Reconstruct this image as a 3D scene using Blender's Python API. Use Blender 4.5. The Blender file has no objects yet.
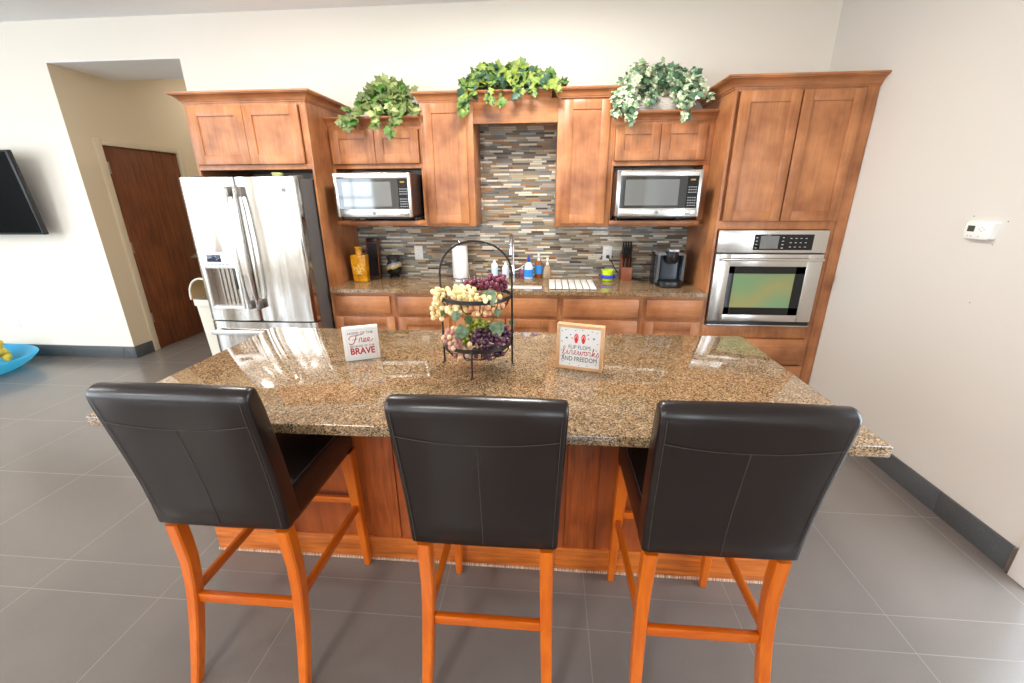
import bpy, bmesh, math, random
from mathutils import Vector, Matrix
random.seed(7)
C = bpy.context.scene.collection
PI = math.pi
FILL_W, HALL_FILL_W, SKY, EXPOSURE = 66.0, 1.0, 7.2, 0.34
TUB = (-5.57, 3.34, 0.54, 0.49, 0.5)
YEL = (-5.50, 3.58)

# ------------------------------------------------------------------ helpers
def lin(c):
    return tuple((v / 12.92 if v <= 0.04045 else ((v + 0.055) / 1.055) ** 2.4) for v in (x / 255 for x in c))

class M:
    """collects shapes into one bmesh"""
    def __init__(self):
        self.bm = bmesh.new()
        self.mi = 0
    def _add(self, bm):
        me = bpy.data.meshes.new('tmp')
        for f in bm.faces:
            f.material_index = self.mi
        bm.to_mesh(me); bm.free()
        self.bm.from_mesh(me)
        bpy.data.meshes.remove(me)
        return self
    def box(self, x0, x1, y0, y1, z0, z1, bev=0.0, seg=2, mat=None):
        bm = bmesh.new()
        bmesh.ops.create_cube(bm, size=1.0)
        for v in bm.verts:
            v.co = Vector(((x0 + x1) / 2 + v.co.x * (x1 - x0), (y0 + y1) / 2 + v.co.y * (y1 - y0), (z0 + z1) / 2 + v.co.z * (z1 - z0)))
        if bev > 0:
            b = min(bev, 0.49 * min(abs(x1 - x0), abs(y1 - y0), abs(z1 - z0)))
            bmesh.ops.bevel(bm, geom=bm.edges[:], offset=b, segments=seg, profile=0.5, affect='EDGES')
        if mat is not None:
            bm.transform(mat)
        return self._add(bm)
    def hexa(self, pts, bev=0.0, seg=2):
        """8 points: bottom ring 4 then top ring 4"""
        bm = bmesh.new()
        v = [bm.verts.new(p) for p in pts]
        for f in ((3, 2, 1, 0), (4, 5, 6, 7), (0, 1, 5, 4), (1, 2, 6, 5), (2, 3, 7, 6), (3, 0, 4, 7)):
            bm.faces.new([v[i] for i in f])
        bmesh.ops.recalc_face_normals(bm, faces=bm.faces[:])
        if bev > 0:
            bmesh.ops.bevel(bm, geom=bm.edges[:], offset=bev, segments=seg, profile=0.5, affect='EDGES')
        return self._add(bm)
    def rings(self, rings, cap=True, closed=True):
        bm = bmesh.new()
        R = [[bm.verts.new(p) for p in r] for r in rings]
        n = len(R[0])
        for a, b in zip(R, R[1:]):
            for i in range(n if closed else n - 1):
                j = (i + 1) % n
                try:
                    bm.faces.new((a[i], a[j], b[j], b[i]))
                except ValueError:
                    pass
        if cap:
            bm.faces.new(R[0][::-1]); bm.faces.new(R[-1])
        bmesh.ops.recalc_face_normals(bm, faces=bm.faces[:])
        return self._add(bm)
    def lathe(self, prof, c=(0, 0, 0), n=32, sx=1.0, sy=1.0, rot=None):
        """prof: (r, z) list from bottom to top"""
        rings = []
        for r, z in prof:
            r = max(r, 1e-5)
            ring = []
            for i in range(n):
                a = 2 * PI * i / n
                p = Vector((r * math.cos(a) * sx, r * math.sin(a) * sy, z))
                if rot is not None:
                    p = rot @ p
                ring.append(p + Vector(c))
            rings.append(ring)
        return self.rings(rings)
    def tube(self, pts, r, n=8, cap=True, closed=False):
        pts = [Vector(p) for p in pts]
        rr = r if isinstance(r, (list, tuple)) else [r] * len(pts)
        rings = []
        up = None
        m = len(pts)
        for i, p in enumerate(pts):
            if closed:
                d = (pts[(i + 1) % m] - pts[(i - 1) % m])
            else:
                d = (pts[min(i + 1, m - 1)] - pts[max(i - 1, 0)])
            d.normalize()
            if up is None:
                up = Vector((0, 0, 1)) if abs(d.z) < 0.9 else Vector((1, 0, 0))
            s = d.cross(up).normalized(); up = s.cross(d).normalized()
            rings.append([p + (s * math.cos(2 * PI * k / n) + up * math.sin(2 * PI * k / n)) * rr[i] for k in range(n)])
        if closed:
            rings.append(rings[0])
            return self.rings(rings, cap=False)
        return self.rings(rings, cap=cap)
    def bar(self, p0, p1, w, h, up=(0, 0, 1), bev=0.0):
        """rectangular bar from p0 to p1, w across, h along up"""
        p0, p1 = Vector(p0), Vector(p1)
        d = (p1 - p0).normalized(); u = Vector(up)
        s = d.cross(u).normalized(); u = s.cross(d).normalized()
        pts = []
        for p in (p0, p1):
            for a, b in ((-1, -1), (1, -1), (1, 1), (-1, 1)):
                pts.append(p + s * (a * w / 2) + u * (b * h / 2))
        return self.hexa(pts, bev)
    def sphere(self, c, r, sub=2, scale=(1, 1, 1)):
        bm = bmesh.new()
        bmesh.ops.create_icosphere(bm, subdivisions=sub, radius=r)
        for v in bm.verts:
            v.co = Vector((v.co.x * scale[0] + c[0], v.co.y * scale[1] + c[1], v.co.z * scale[2] + c[2]))
        return self._add(bm)
    def quad(self, pts):
        bm = bmesh.new()
        bm.faces.new([bm.verts.new(p) for p in pts])
        return self._add(bm)
    def door(self, x0, x1, z0, z1, yf, t=0.02, fw=0.062, rec=0.009):
        b = 0.0022
        self.box(x0, x0 + fw, yf, yf + t, z0, z1, b)
        self.box(x1 - fw, x1, yf, yf + t, z0, z1, b)
        self.box(x0 + fw - 0.001, x1 - fw + 0.001, yf + 0.0004, yf + t, z1 - fw, z1, b)
        self.box(x0 + fw - 0.001, x1 - fw + 0.001, yf + 0.0004, yf + t, z0, z0 + fw, b)
        self.box(x0 + fw - 0.004, x1 - fw + 0.004, yf + rec, yf + t - 0.002, z0 + fw - 0.004, z1 - fw + 0.004)
        return self
    def crown(self, path, z0, out=0.065, h=0.068):
        prof = [(0, 0), (0.10, 0), (0.12, 0.13), (0.22, 0.16), (0.26, 0.28), (0.42, 0.50), (0.66, 0.68), (0.86, 0.74), (0.88, 0.82), (1.0, 0.84), (1.0, 1.0), (0, 1.0)]
        P = [Vector((p[0], p[1])) for p in path]
        offs = []
        for i in range(len(P)):
            ns = []
            if i > 0:
                d = (P[i] - P[i - 1]).normalized(); ns.append(Vector((d.y, -d.x)))
            if i < len(P) - 1:
                d = (P[i + 1] - P[i]).normalized(); ns.append(Vector((d.y, -d.x)))
            if len(ns) == 1:
                offs.append(ns[0])
            else:
                m = (ns[0] + ns[1]).normalized()
                offs.append(m / max(0.2, m.dot(ns[0])))
        rings = [[(p.x + o.x * a * out, p.y + o.y * a * out, z0 + b * h) for a, b in prof] for p, o in zip(P, offs)]
        return self.rings(rings)

def finish(bm, mats, name, smooth=True, ang=38):
    me = bpy.data.meshes.new(name)
    if smooth:
        ca = math.radians(ang)
        for f in bm.faces:
            f.smooth = True
        for e in bm.edges:
            e.smooth = len(e.link_faces) == 2 and e.calc_face_angle(0) < ca
    bm.to_mesh(me); bm.free()
    for m in (mats if isinstance(mats, (list, tuple)) else [mats]):
        me.materials.append(m)
    return me

def obj(name, m, mat, parent=None, at=None, smooth=True, ang=38):
    """link the collected shapes as ONE mesh object; world-built vertices are moved into the parent's frame"""
    base = Vector((0, 0, 0))
    if parent is not None:
        q = parent; base = Vector(q['_b']) if '_b' in q else Vector((0, 0, 0))
    if at is not None:
        base = Vector(at)
    m.bm.transform(Matrix.Translation(-base))
    me = finish(m.bm, mat, name, smooth, ang)
    o = bpy.data.objects.new(name, me)
    C.objects.link(o)
    if parent is not None:
        o.parent = parent
        o['_b'] = list(base)
    else:
        o.location = base
        o['_b'] = list(base)
    return o

def tag(o, label, cat, group=None):
    o['label'] = label; o['category'] = cat
    if group:
        o['group'] = group
    return o

def thing(name, label, cat, base=(0, 0, 0), rot=0.0, group=None, local=False):
    """an Empty at the base; parts are built in world coordinates unless local"""
    o = bpy.data.objects.new(name, None)
    o.empty_display_size = 0.05
    o.location = base
    o.rotation_euler = (0, 0, rot)
    o['_b'] = [0.0, 0.0, 0.0] if local else list(base)
    C.objects.link(o)
    return tag(o, label, cat, group)

def struct(name, m, mat, smooth=True):
    o = obj(name, m, mat, None, smooth=smooth)
    o['kind'] = 'structure'
    return o

def text(name, s, size, mat, parent, loc, rot=(PI / 2, 0, 0), shear=0.0, bold=0.0, sx=1.0, ext=0.0003, align='CENTER'):
    cu = bpy.data.curves.new(name, 'FONT')
    cu.body = s; cu.size = size; cu.shear = shear; cu.offset = bold; cu.extrude = ext
    cu.align_x = align; cu.align_y = 'CENTER'; cu.resolution_u = 3
    t = bpy.data.objects.new(name + '_tmp', cu)
    C.objects.link(t)
    dg = bpy.context.evaluated_depsgraph_get(); dg.update()
    me = bpy.data.meshes.new_from_object(t.evaluated_get(dg))
    bpy.data.objects.remove(t); bpy.data.curves.remove(cu)
    me.transform(Matrix.Translation(Vector(loc)) @ Matrix.Rotation(rot[2], 4, 'Z') @ Matrix.Rotation(rot[0], 4, 'X') @ Matrix.Diagonal((sx, 1, 1, 1)))
    me.materials.clear(); me.materials.append(mat)
    me.name = name
    o = bpy.data.objects.new(name, me)
    C.objects.link(o); o.parent = parent
    return o

def spline(pts, k=6):
    out = []
    P = [Vector(p) for p in pts]
    for i in range(len(P) - 1):
        p0, p1, p2, p3 = P[max(i - 1, 0)], P[i], P[i + 1], P[min(i + 2, len(P) - 1)]
        for j in range(k):
            t = j / k
            out.append(0.5 * ((2 * p1) + (-p0 + p2) * t + (2 * p0 - 5 * p1 + 4 * p2 - p3) * t * t + (-p0 + 3 * p1 - 3 * p2 + p3) * t ** 3))
    out.append(P[-1])
    return out

# ------------------------------------------------------------------ materials
class N:
    def __init__(self, name):
        self.m = bpy.data.materials.new(name)
        self.m.use_nodes = True
        self.t = self.m.node_tree
        self.b = self.t.nodes['Principled BSDF']
    def n(self, kind, **kw):
        nd = self.t.nodes.new(kind)
        for k, v in kw.items():
            if k.startswith('i_'):
                nd.inputs[k[2:].replace('_', ' ')].default_value = v
            else:
                setattr(nd, k, v)
        return nd
    def l(self, a, b):
        self.t.links.new(a, b)
    def math(self, op, a, b=None, c=None):
        nd = self.n('ShaderNodeMath', operation=op)
        for i, v in enumerate((a, b, c)):
            if v is None:
                continue
            if isinstance(v, (int, float)):
                nd.inputs[i].default_value = v
            else:
                self.l(v, nd.inputs[i])
        return nd.outputs[0]
    def ramp(self, fac, stops, interp='LINEAR'):
        r = self.n('ShaderNodeValToRGB')
        r.color_ramp.interpolation = interp
        e = r.color_ramp.elements
        while len(e) > 1:
            e.remove(e[-1])
        e[0].position = stops[0][0]; e[0].color = (*stops[0][1], 1)
        for p, c in stops[1:]:
            x = e.new(p); x.color = (*c, 1)
        self.l(fac, r.inputs[0])
        return r.outputs[0]
    def mix(self, fac, a, b, blend='MIX'):
        nd = self.n('ShaderNodeMix', data_type='RGBA', blend_type=blend)
        for s, v in ((nd.inputs[0], fac), (nd.inputs[6], a), (nd.inputs[7], b)):
            if isinstance(v, (int, float)):
                s.default_value = v
            elif isinstance(v, tuple):
                s.default_value = (*v, 1)
            else:
                self.l(v, s)
        return nd.outputs[2]
    def coord(self, scale=(1, 1, 1), kind='Object'):
        tc = self.n('ShaderNodeTexCoord')
        mp = self.n('ShaderNodeMapping')
        mp.inputs['Scale'].default_value = scale
        self.l(tc.outputs[kind], mp.inputs['Vector'])
        return mp.outputs[0]
    def noise(self, vec, scale, detail=3, rough=0.5, dist=0.0):
        nd = self.n('ShaderNodeTexNoise')
        nd.inputs['Scale'].default_value = scale; nd.inputs['Detail'].default_value = detail
        nd.inputs['Roughness'].default_value = rough; nd.inputs['Distortion'].default_value = dist
        self.l(vec, nd.inputs['Vector'])
        return nd.outputs['Fac']
    def bump(self, h, strength=0.3, dist=0.002):
        nd = self.n('ShaderNodeBump')
        nd.inputs['Strength'].default_value = strength; nd.inputs['Distance'].default_value = dist
        self.l(h, nd.inputs['Height']); self.l(nd.outputs[0], self.b.inputs['Normal'])
    def set(self, **kw):
        for k, v in kw.items():
            s = self.b.inputs[k.replace('_', ' ')]
            if isinstance(v, tuple) and len(v) == 3 and len(getattr(s, 'default_value', ())) == 4:
                v = (*v, 1)
            if hasattr(v, 'links') or hasattr(v, 'is_linked'):
                self.l(v, s)
            else:
                s.default_value = v
        return self

def plain(name, c, rough=0.5, metal=0.0, noise=0.0, **kw):
    k = N(name)
    col = lin(c)
    if noise:
        f = k.noise(k.coord(), noise if noise > 1 else 30, 3)
        k.set(Base_Color=k.mix(f, tuple(v * 0.88 for v in col), tuple(min(1, v * 1.1) for v in col)))
    else:
        k.set(Base_Color=col)
    k.set(Roughness=rough, Metallic=metal, **kw)
    return k.m

def wood(name, dark, light, grain='z', rough=0.4, fine=1.0, blotch=0.55, coat=0.0):
    k = N(name)
    s = {'z': (14, 14, 1.1), 'x': (1.1, 14, 14), 'y': (14, 1.1, 14)}[grain]
    g = k.noise(k.coord(s), 3.2 * fine, 5, 0.6, 0.4)
    b = k.noise(k.coord((1, 1, 1)), 4.0, 3, 0.55)
    s2 = {'z': (60, 60, 2), 'x': (2, 60, 60), 'y': (60, 2, 60)}[grain]
    p = k.noise(k.coord(s2), 3.0, 2)
    f = k.math('ADD', k.math('MULTIPLY', g, 1 - blotch), k.math('MULTIPLY', b, blotch))
    c = k.ramp(f, [(0.34, lin(dark)), (0.66, lin(light))])
    c = k.mix(k.math('MULTIPLY', p, 0.13), c, lin(dark), 'MIX')
    k.set(Base_Color=c, Roughness=rough)
    if coat:
        k.set(Coat_Weight=coat, Coat_Roughness=0.15)
    k.bump(p, 0.06, 0.001)
    return k.m

CAB_D, CAB_L = (136, 80, 46), (204, 138, 88)
m_cab = wood('cabinet_maple', CAB_D, CAB_L, 'z', 0.36, 1.0, 0.72)
m_cabx = wood('cabinet_maple_across', CAB_D, CAB_L, 'x', 0.36, 1.0, 0.72)
m_cabin = wood('cabinet_inside', (120, 70, 42), (160, 98, 60), 'y', 0.5)
m_isl = wood('island_oak', (116, 52, 16), (198, 100, 42), 'z', 0.38, 1.3, 0.35)
m_islx = wood('island_oak_across', (140, 66, 18), (222, 122, 46), 'x', 0.38, 1.3, 0.35)
m_leg = wood('stool_honey_wood', (178, 75, 4), (214, 107, 10), 'z', 0.33, 1.0, 0.4, 0.3)
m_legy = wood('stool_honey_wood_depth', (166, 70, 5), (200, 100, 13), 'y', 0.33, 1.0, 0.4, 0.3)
m_legx = wood('stool_honey_wood_across', (178, 75, 4), (214, 107, 10), 'x', 0.33, 1.0, 0.4, 0.3)
m_doorw = wood('hall_door_veneer', (78, 38, 17), (138, 76, 38), 'z', 0.4, 0.8, 0.3)
m_frame = wood('sign_frame_wood', (196, 146, 100), (224, 180, 136), 'x', 0.5)
m_block = wood('knife_block_wood', (120, 62, 34), (168, 96, 58), 'z', 0.4)

m_steel = N('brushed_steel')
_c = m_steel.noise(m_steel.coord((2, 2, 160)), 6, 2)
m_steel.set(Base_Color=m_steel.mix(_c, lin((196, 192, 186)), lin((222, 219, 214))), Metallic=1.0, Roughness=0.24); m_steel = m_steel.m
k = N('fridge_steel')
_w = k.noise(k.coord((2.4, 2.4, 0.7)), 1.9, 2, 0.4, 0.6)
_s = k.noise(k.coord((7, 7, 0.25)), 1.6, 3, 0.5, 0.8)  # vertical reflection streaks put into the steel colour
k.set(Base_Color=k.ramp(_s, [(0.35, lin((168, 160, 150))), (0.6, lin((214, 211, 206)))]), Metallic=1.0, Roughness=0.15); k.bump(_w, 0.3, 0.03); m_fridge = k.m
m_chrome = plain('chrome', (225, 225, 228), 0.08, 1.0)
m_hinge = plain('hinge_steel', (190, 188, 182), 0.3, 1.0)
m_grey = plain('fridge_side_grey', (92, 88, 86), 0.45, 0.0, 12)
m_black = plain('black_plastic', (22, 22, 23), 0.35)
m_gloss = plain('black_glass', (14, 15, 16), 0.06)
m_iron = plain('dark_iron', (52, 47, 44), 0.42, 0.6, 40)
m_white = plain('white_plastic', (240, 239, 235), 0.4)
m_trimw = plain('white_paint_trim', (236, 232, 226), 0.4)
m_bin = plain('cream_bin_plastic', (226, 220, 205), 0.45)
m_bin_in = plain('bin_lining', (222, 196, 152), 0.6)
m_cloth = plain('white_mat', (218, 215, 208), 0.8, 0, 60)
m_paper = plain('paper_towel', (246, 244, 240), 0.9, 0, 90)

k = N('leather_dark_brown')
_n = k.noise(k.coord(), 260, 2); _n2 = k.noise(k.coord(), 7, 2)
k.set(Base_Color=k.mix(_n2, lin((24, 16, 14)), lin((32, 23, 20))), Roughness=0.27, Specular_IOR_Level=0.5)
k.bump(k.math('ADD', k.math('MULTIPLY', _n, 0.12), k.math('MULTIPLY', _n2, 1.0)), 0.35, 0.006); m_leather = k.m
m_stitch = plain('stitch_thread', (66, 55, 50), 0.6)

def granite(name, dim=1.0):
    k = N(name)
    co = k.coord((1, 1, 1))
    v = k.n('ShaderNodeTexVoronoi'); v.inputs['Scale'].default_value = 270; v.inputs['Randomness'].default_value = 1
    k.l(co, v.inputs['Vector'])
    wn = k.n('ShaderNodeSeparateColor'); k.l(v.outputs['Color'], wn.inputs[0])
    big = k.noise(co, 26, 4, 0.7)
    f = k.math('ADD', k.math('MULTIPLY', wn.outputs[0], 0.62), k.math('MULTIPLY', big, 0.38))
    c = k.ramp(f, [(0.0, lin((26, 20, 14))), (0.22, lin((52, 38, 24))), (0.33, lin((94, 71, 47))), (0.42, lin((132, 104, 73))), (0.60, lin((148, 118, 85))), (0.72, lin((166, 138, 104))), (0.82, lin((190, 166, 133)))], 'LINEAR')
    k.set(Base_Color=c, Roughness=0.045, IOR=1.7)
    return k.m
m_granite = granite('speckled_granite')

k = N('mosaic_strip_tile')
tc = k.n('ShaderNodeTexCoord'); sp = k.n('ShaderNodeSeparateXYZ'); k.l(tc.outputs['Object'], sp.inputs[0])
RH = 0.0165
zr = k.math('DIVIDE', sp.outputs['Z'], RH); row = k.math('FLOOR', zr); fz = k.math('FRACT', zr)
wr = k.n('ShaderNodeTexWhiteNoise', noise_dimensions='1D'); k.l(row, wr.inputs['W'])
xo = k.math('ADD', k.math('MULTIPLY', sp.outputs['X'], 8.5), k.math('MULTIPLY', wr.outputs['Value'], 53.0))
vo = k.n('ShaderNodeTexVoronoi', voronoi_dimensions='1D'); vo.inputs['Scale'].default_value = 1.0; vo.inputs['Randomness'].default_value = 0.8
k.l(xo, vo.inputs['W'])
ve = k.n('ShaderNodeTexVoronoi', voronoi_dimensions='1D', feature='DISTANCE_TO_EDGE'); ve.inputs['Scale'].default_value = 1.0; ve.inputs['Randomness'].default_value = 0.8
k.l(xo, ve.inputs['W'])
cs = k.n('ShaderNodeSeparateColor'); k.l(vo.outputs['Color'], cs.inputs[0])
pal = [(118, 112, 102), (196, 184, 160), (126, 100, 68), (150, 148, 142), (92, 82, 70), (214, 204, 182), (140, 124, 100), (104, 106, 106), (168, 152, 124), (80, 66, 54), (132, 132, 126), (186, 172, 146), (150, 106, 66), (112, 110, 104), (206, 198, 180), (98, 92, 84)]
c = k.ramp(cs.outputs[0], [(i / len(pal), lin(p)) for i, p in enumerate(pal)], 'CONSTANT')
gz = k.math('LESS_THAN', k.math('ABSOLUTE', k.math('SUBTRACT', fz, 0.5)), 0.45)
gx = k.math('GREATER_THAN', ve.outputs['Distance'], 0.012)
g = k.math('MULTIPLY', gz, gx)
k.set(Base_Color=k.mix(g, lin((120, 112, 100)), c))
k.set(Roughness=k.math('ADD', k.math('MULTIPLY', k.math('GREATER_THAN', cs.outputs[1], 0.45), 0.4), 0.14))
k.bump(g, 0.4, 0.001)
m_mosaic = k.m

k = N('floor_tile')
tc = k.n('ShaderNodeTexCoord'); sp = k.n('ShaderNodeSeparateXYZ'); k.l(tc.outputs['Object'], sp.inputs[0])
T = 0.6035; GW = 0.0018
def near(x, off, period):
    f = k.math('FRACT', k.math('DIVIDE', k.math('SUBTRACT', x, off), period))
    d = k.math('MULTIPLY', k.math('MINIMUM', f, k.math('SUBTRACT', 1.0, f)), period)
    return k.math('LESS_THAN', d, GW)
gx = near(sp.outputs['X'], 0.19 + 100 * 0, T)
back = k.math('GREATER_THAN', sp.outputs['Y'], 1.31)
gyb = k.math('MULTIPLY', back, near(sp.outputs['Y'], 1.391, T))
gyf = k.math('MULTIPLY', k.math('SUBTRACT', 1.0, back), near(sp.outputs['Y'], 1.236, T))
g = k.math('MAXIMUM', gx, k.math('MAXIMUM', gyb, gyf))
co = k.coord()
n1 = k.noise(co, 2.2, 4, 0.6); n2 = k.noise(co, 420, 2); n3 = k.noise(co, 9, 5, 0.7)
c = k.ramp(k.math('ADD', k.math('MULTIPLY', n1, 0.6), k.math('MULTIPLY', n3, 0.4)), [(0.25, lin((113, 105, 99))), (0.75, lin((121, 113, 106)))])
c = k.mix(k.math('GREATER_THAN', n2, 0.70), c, lin((150, 146, 140)))
c = k.mix(g, c, lin((130, 122, 115)))
k.set(Base_Color=c, Roughness=k.math('ADD', k.math('MULTIPLY', n3, 0.05), k.math('ADD', k.math('MULTIPLY', g, 0.4), 0.20)), Specular_IOR_Level=0.5)
k.bump(k.math('SUBTRACT', k.math('MULTIPLY', n3, 0.08), g), 0.12, 0.002)
m_floor = k.m
k = N('slate_skirting'); _n = k.noise(k.coord(), 300, 2); _n2 = k.noise(k.coord(), 5, 3)
k.set(Base_Color=k.mix(k.math('GREATER_THAN', _n, 0.68), k.mix(_n2, lin((72, 76, 78)), lin((88, 91, 92))), lin((130, 134, 136))), Roughness=0.4); m_skirt = k.m

k = N('cream_wall_paint'); _n = k.noise(k.coord((1, 1, 1)), 90, 4, 0.6); _n2 = k.noise(k.coord(), 1.3, 2)
k.set(Base_Color=k.mix(_n2, lin((234, 226, 213)), lin((238, 231, 219))), Roughness=0.75); k.bump(_n, 0.12, 0.003); m_wall = k.m
k = N('pale_grey_wall'); _n = k.noise(k.coord((1, 1, 1)), 90, 4, 0.6)  # right wall colour, greyer than the back wall
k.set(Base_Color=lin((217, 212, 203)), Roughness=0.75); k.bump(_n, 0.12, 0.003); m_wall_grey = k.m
k = N('tan_hall_wall'); _n = k.noise(k.coord((1, 1, 1)), 90, 4, 0.6)  # hall wall colour, more tan than the back wall
k.set(Base_Color=lin((216, 199, 170)), Roughness=0.75); k.bump(_n, 0.12, 0.003); m_wall_tan = k.m
k = N('popcorn_ceiling'); _n = k.noise(k.coord(), 160, 4, 0.7)
k.set(Base_Color=k.mix(_n, lin((238, 238, 236)), lin((252, 252, 252))), Roughness=0.9); k.bump(_n, 0.8, 0.008); m_ceil = k.m
# ------------------------------------------------------------------ the room
XL, XR, YF, YB, ZC = -7.5, 2.1, -3.6, 3.905, 3.03
struct('floor', M().box(-7.5, 4.6, -3.6, 7.2, -0.1, 0.0), m_floor, False)
m = M()
m.box(-7.6, 2.2, -3.7, 7.3, ZC, ZC + 0.1)
struct('ceiling', m, m_ceil, False)
struct('ceiling_hall_soffit', M().box(-4.347, -3.114, YB + 0.0002, 4.515, 2.722, 2.732), m_ceil, False)
# back wall: pieces left of the hall, above it, and behind the cabinets
m = M()
m.box(-7.5, -4.347, YB, YB + 0.14, 0, ZC)
m.box(-4.347, -3.114, YB, 4.515, 2.732, ZC)
m.box(-3.114, XR, YB, YB + 0.14, 0, ZC)
struct('wall_back', m, m_wall, False)
m = M()                                            # hall walls; the left one holds the door opening
m.box(-4.3469, -4.345, YB + 0.0005, YB + 0.1399, 0, 2.7215)
m.box(-4.485, -4.345, YB + 0.14, 4.175, 0, ZC)
m.box(-4.485, -4.345, 5.075, 7.1, 0, ZC)
m.box(-4.485, -4.345, 4.175, 5.075, 2.108, ZC)
m.box(-3.114, -2.974, YB + 0.141, 7.1, 0, ZC)
m.box(-4.485, -2.974, 7.101, 7.2, 0, ZC)
m.box(-4.60, -4.49, 4.10, 5.15, 0, 2.2)  # added slab behind the door, blocks sky light at its gaps
struct('wall_hall', m, m_wall_tan, False)
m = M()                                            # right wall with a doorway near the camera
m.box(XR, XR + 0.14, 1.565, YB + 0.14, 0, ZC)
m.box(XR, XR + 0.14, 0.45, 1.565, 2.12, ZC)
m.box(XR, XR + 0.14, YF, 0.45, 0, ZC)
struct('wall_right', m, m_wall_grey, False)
WIN = [(-6.9, -5.6), (-5.2, -4.1), (-2.6, -1.5), (0.55, 1.65)]
WZ0, WZ1 = 0.55, 2.65
m = M(); x = XL
for a, b in WIN:
    m.box(x, a, YF - 0.14, YF, 0, ZC); m.box(a, b, YF - 0.14, YF, 0, WZ0); m.box(a, b, YF - 0.14, YF, WZ1, ZC); x = b
m.box(x, XR + 0.14, YF - 0.14, YF, 0, ZC)
struct('wall_front', m, m_wall, False)
LW = (-2.6, 1.2)
m = M()
m.box(XL - 0.14, XL, YF, LW[0], 0, ZC); m.box(XL - 0.14, XL, LW[1], YB + 0.14, 0, ZC)
m.box(XL - 0.14, XL, LW[0], LW[1], 0, 0.4); m.box(XL - 0.14, XL, LW[0], LW[1], 2.6, ZC)
struct('wall_left', m, m_wall, False)
# window frames with muntins
def window(name, a, b, z0, z1, axis, p, nx, nz):
    m = M(); t = 0.05
    def bx(u0, u1, v0, v1, d=0.03):
        if axis == 'x': m.box(u0, u1, p - d, p + d, v0, v1)
        else: m.box(p - d, p + d, u0, u1, v0, v1)
    bx(a, a + t, z0, z1); bx(b - t, b, z0, z1); bx(a + t, b - t, z0, z0 + t); bx(a + t, b - t, z1 - t, z1)
    for i in range(1, nx):
        u = a + (b - a) * i / nx; bx(u - 0.015, u + 0.015, z0 + t, z1 - t, 0.015)
    for i in range(1, nz):
        v = z0 + (z1 - z0) * i / nz; bx(a + t, b - t, v - 0.02, v + 0.02, 0.018)
    return struct(name, m, m_trimw)
for i, (a, b) in enumerate(WIN):
    window('window_%d' % (i + 1), a, b, WZ0, WZ1, 'x', YF - 0.07, 2, 2)
window('window_5', LW[0], LW[1], 0.4, 2.6, 'y', XL - 0.07, 4, 2)

# skirting of slate tile
m = M()
for a, b in ((1.662, 2.038), (2.040, 2.643), (2.645, 3.262)):
    m.box(XR - 0.012, XR - 0.0005, a, b, 0.0005, 0.130, 0.001)
struct('baseboard_right', m, m_skirt)
m = M()
for i in range(6):
    m.box(-7.49 + i * 0.6035, min(-7.49 + (i + 1) * 0.6035 - 0.002, -4.347), YB - 0.012, YB - 0.0005, 0.0005, 0.126, 0.001)
m.box(-4.3445, -4.333, YB - 0.012, 4.112, 0.0005, 0.126, 0.001)
struct('baseboard_back', m, m_skirt)
m = M()                                            # ribbed metal edge where the right skirting stops
m.box(XR - 0.016, XR - 0.001, 1.6535, 1.6605, 0.0005, 0.134)
for i in range(16):
    m.box(XR - 0.019, XR - 0.016, 1.654, 1.660, 0.004 + i * 0.008, 0.009 + i * 0.008)
o = struct('trim_1', m, m_hinge)
# white casing of the doorway on the right
m = M()
m.box(XR - 0.022, XR - 0.0005, 1.546, 1.640, 0.0005, 2.19, 0.003)
m.box(XR - 0.022, XR - 0.0005, 0.375, 0.469, 0.0005, 2.19, 0.003)
m.box(XR - 0.0215, XR - 0.0005, 0.4695, 1.5455, 2.10, 2.19, 0.003)
m.box(XR - 0.0004, XR + 0.141, 1.546, 1.5645, 0.0005, 2.118); m.box(XR - 0.0004, XR + 0.141, 0.4505, 0.469, 0.0005, 2.118); m.box(XR - 0.0004, XR + 0.141, 0.4695, 1.5455, 2.10, 2.118)
struct('trim_2', m, m_trimw)

# hall door in the left wall of the passage
m = M()
for a, b in ((4.112, 4.178), (5.072, 5.138)):
    m.box(-4.42, -4.327, a, b, 0.0005, 2.165, 0.004)
m.box(-4.42, -4.327, 4.1785, 5.0715, 2.105, 2.165, 0.004)
m_jamb = plain('door_frame_tan', (208, 192, 164), 0.5)
struct('trim_3', m, m_jamb)
d = obj('door_1', M().box(-4.395, -4.352, 4.181, 5.069, 0.004, 2.103, 0.002), m_doorw); d['kind'] = 'structure'
for z in (0.36, 1.12, 1.90):
    h = M().box(-4.351, -4.346, 4.180, 4.215, z - 0.055, z + 0.055, 0.001)
    h.tube([(-4.342, 4.182, z - 0.055), (-4.342, 4.182, z + 0.055)], 0.007)
    obj('hinge', h, m_hinge, d)
h = M().lathe([(0.026, 0), (0.026, 0.008), (0.012, 0.010), (0.012, 0.05)], (-4.351, 4.985, 0.935), 16, rot=Matrix.Rotation(PI / 2, 3, 'Y'))
h.tube([(-4.303, 4.985, 0.935), (-4.298, 4.95, 0.935), (-4.298, 4.87, 0.935)], 0.010)
obj('door_handle', h, m_hinge, d)

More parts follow.
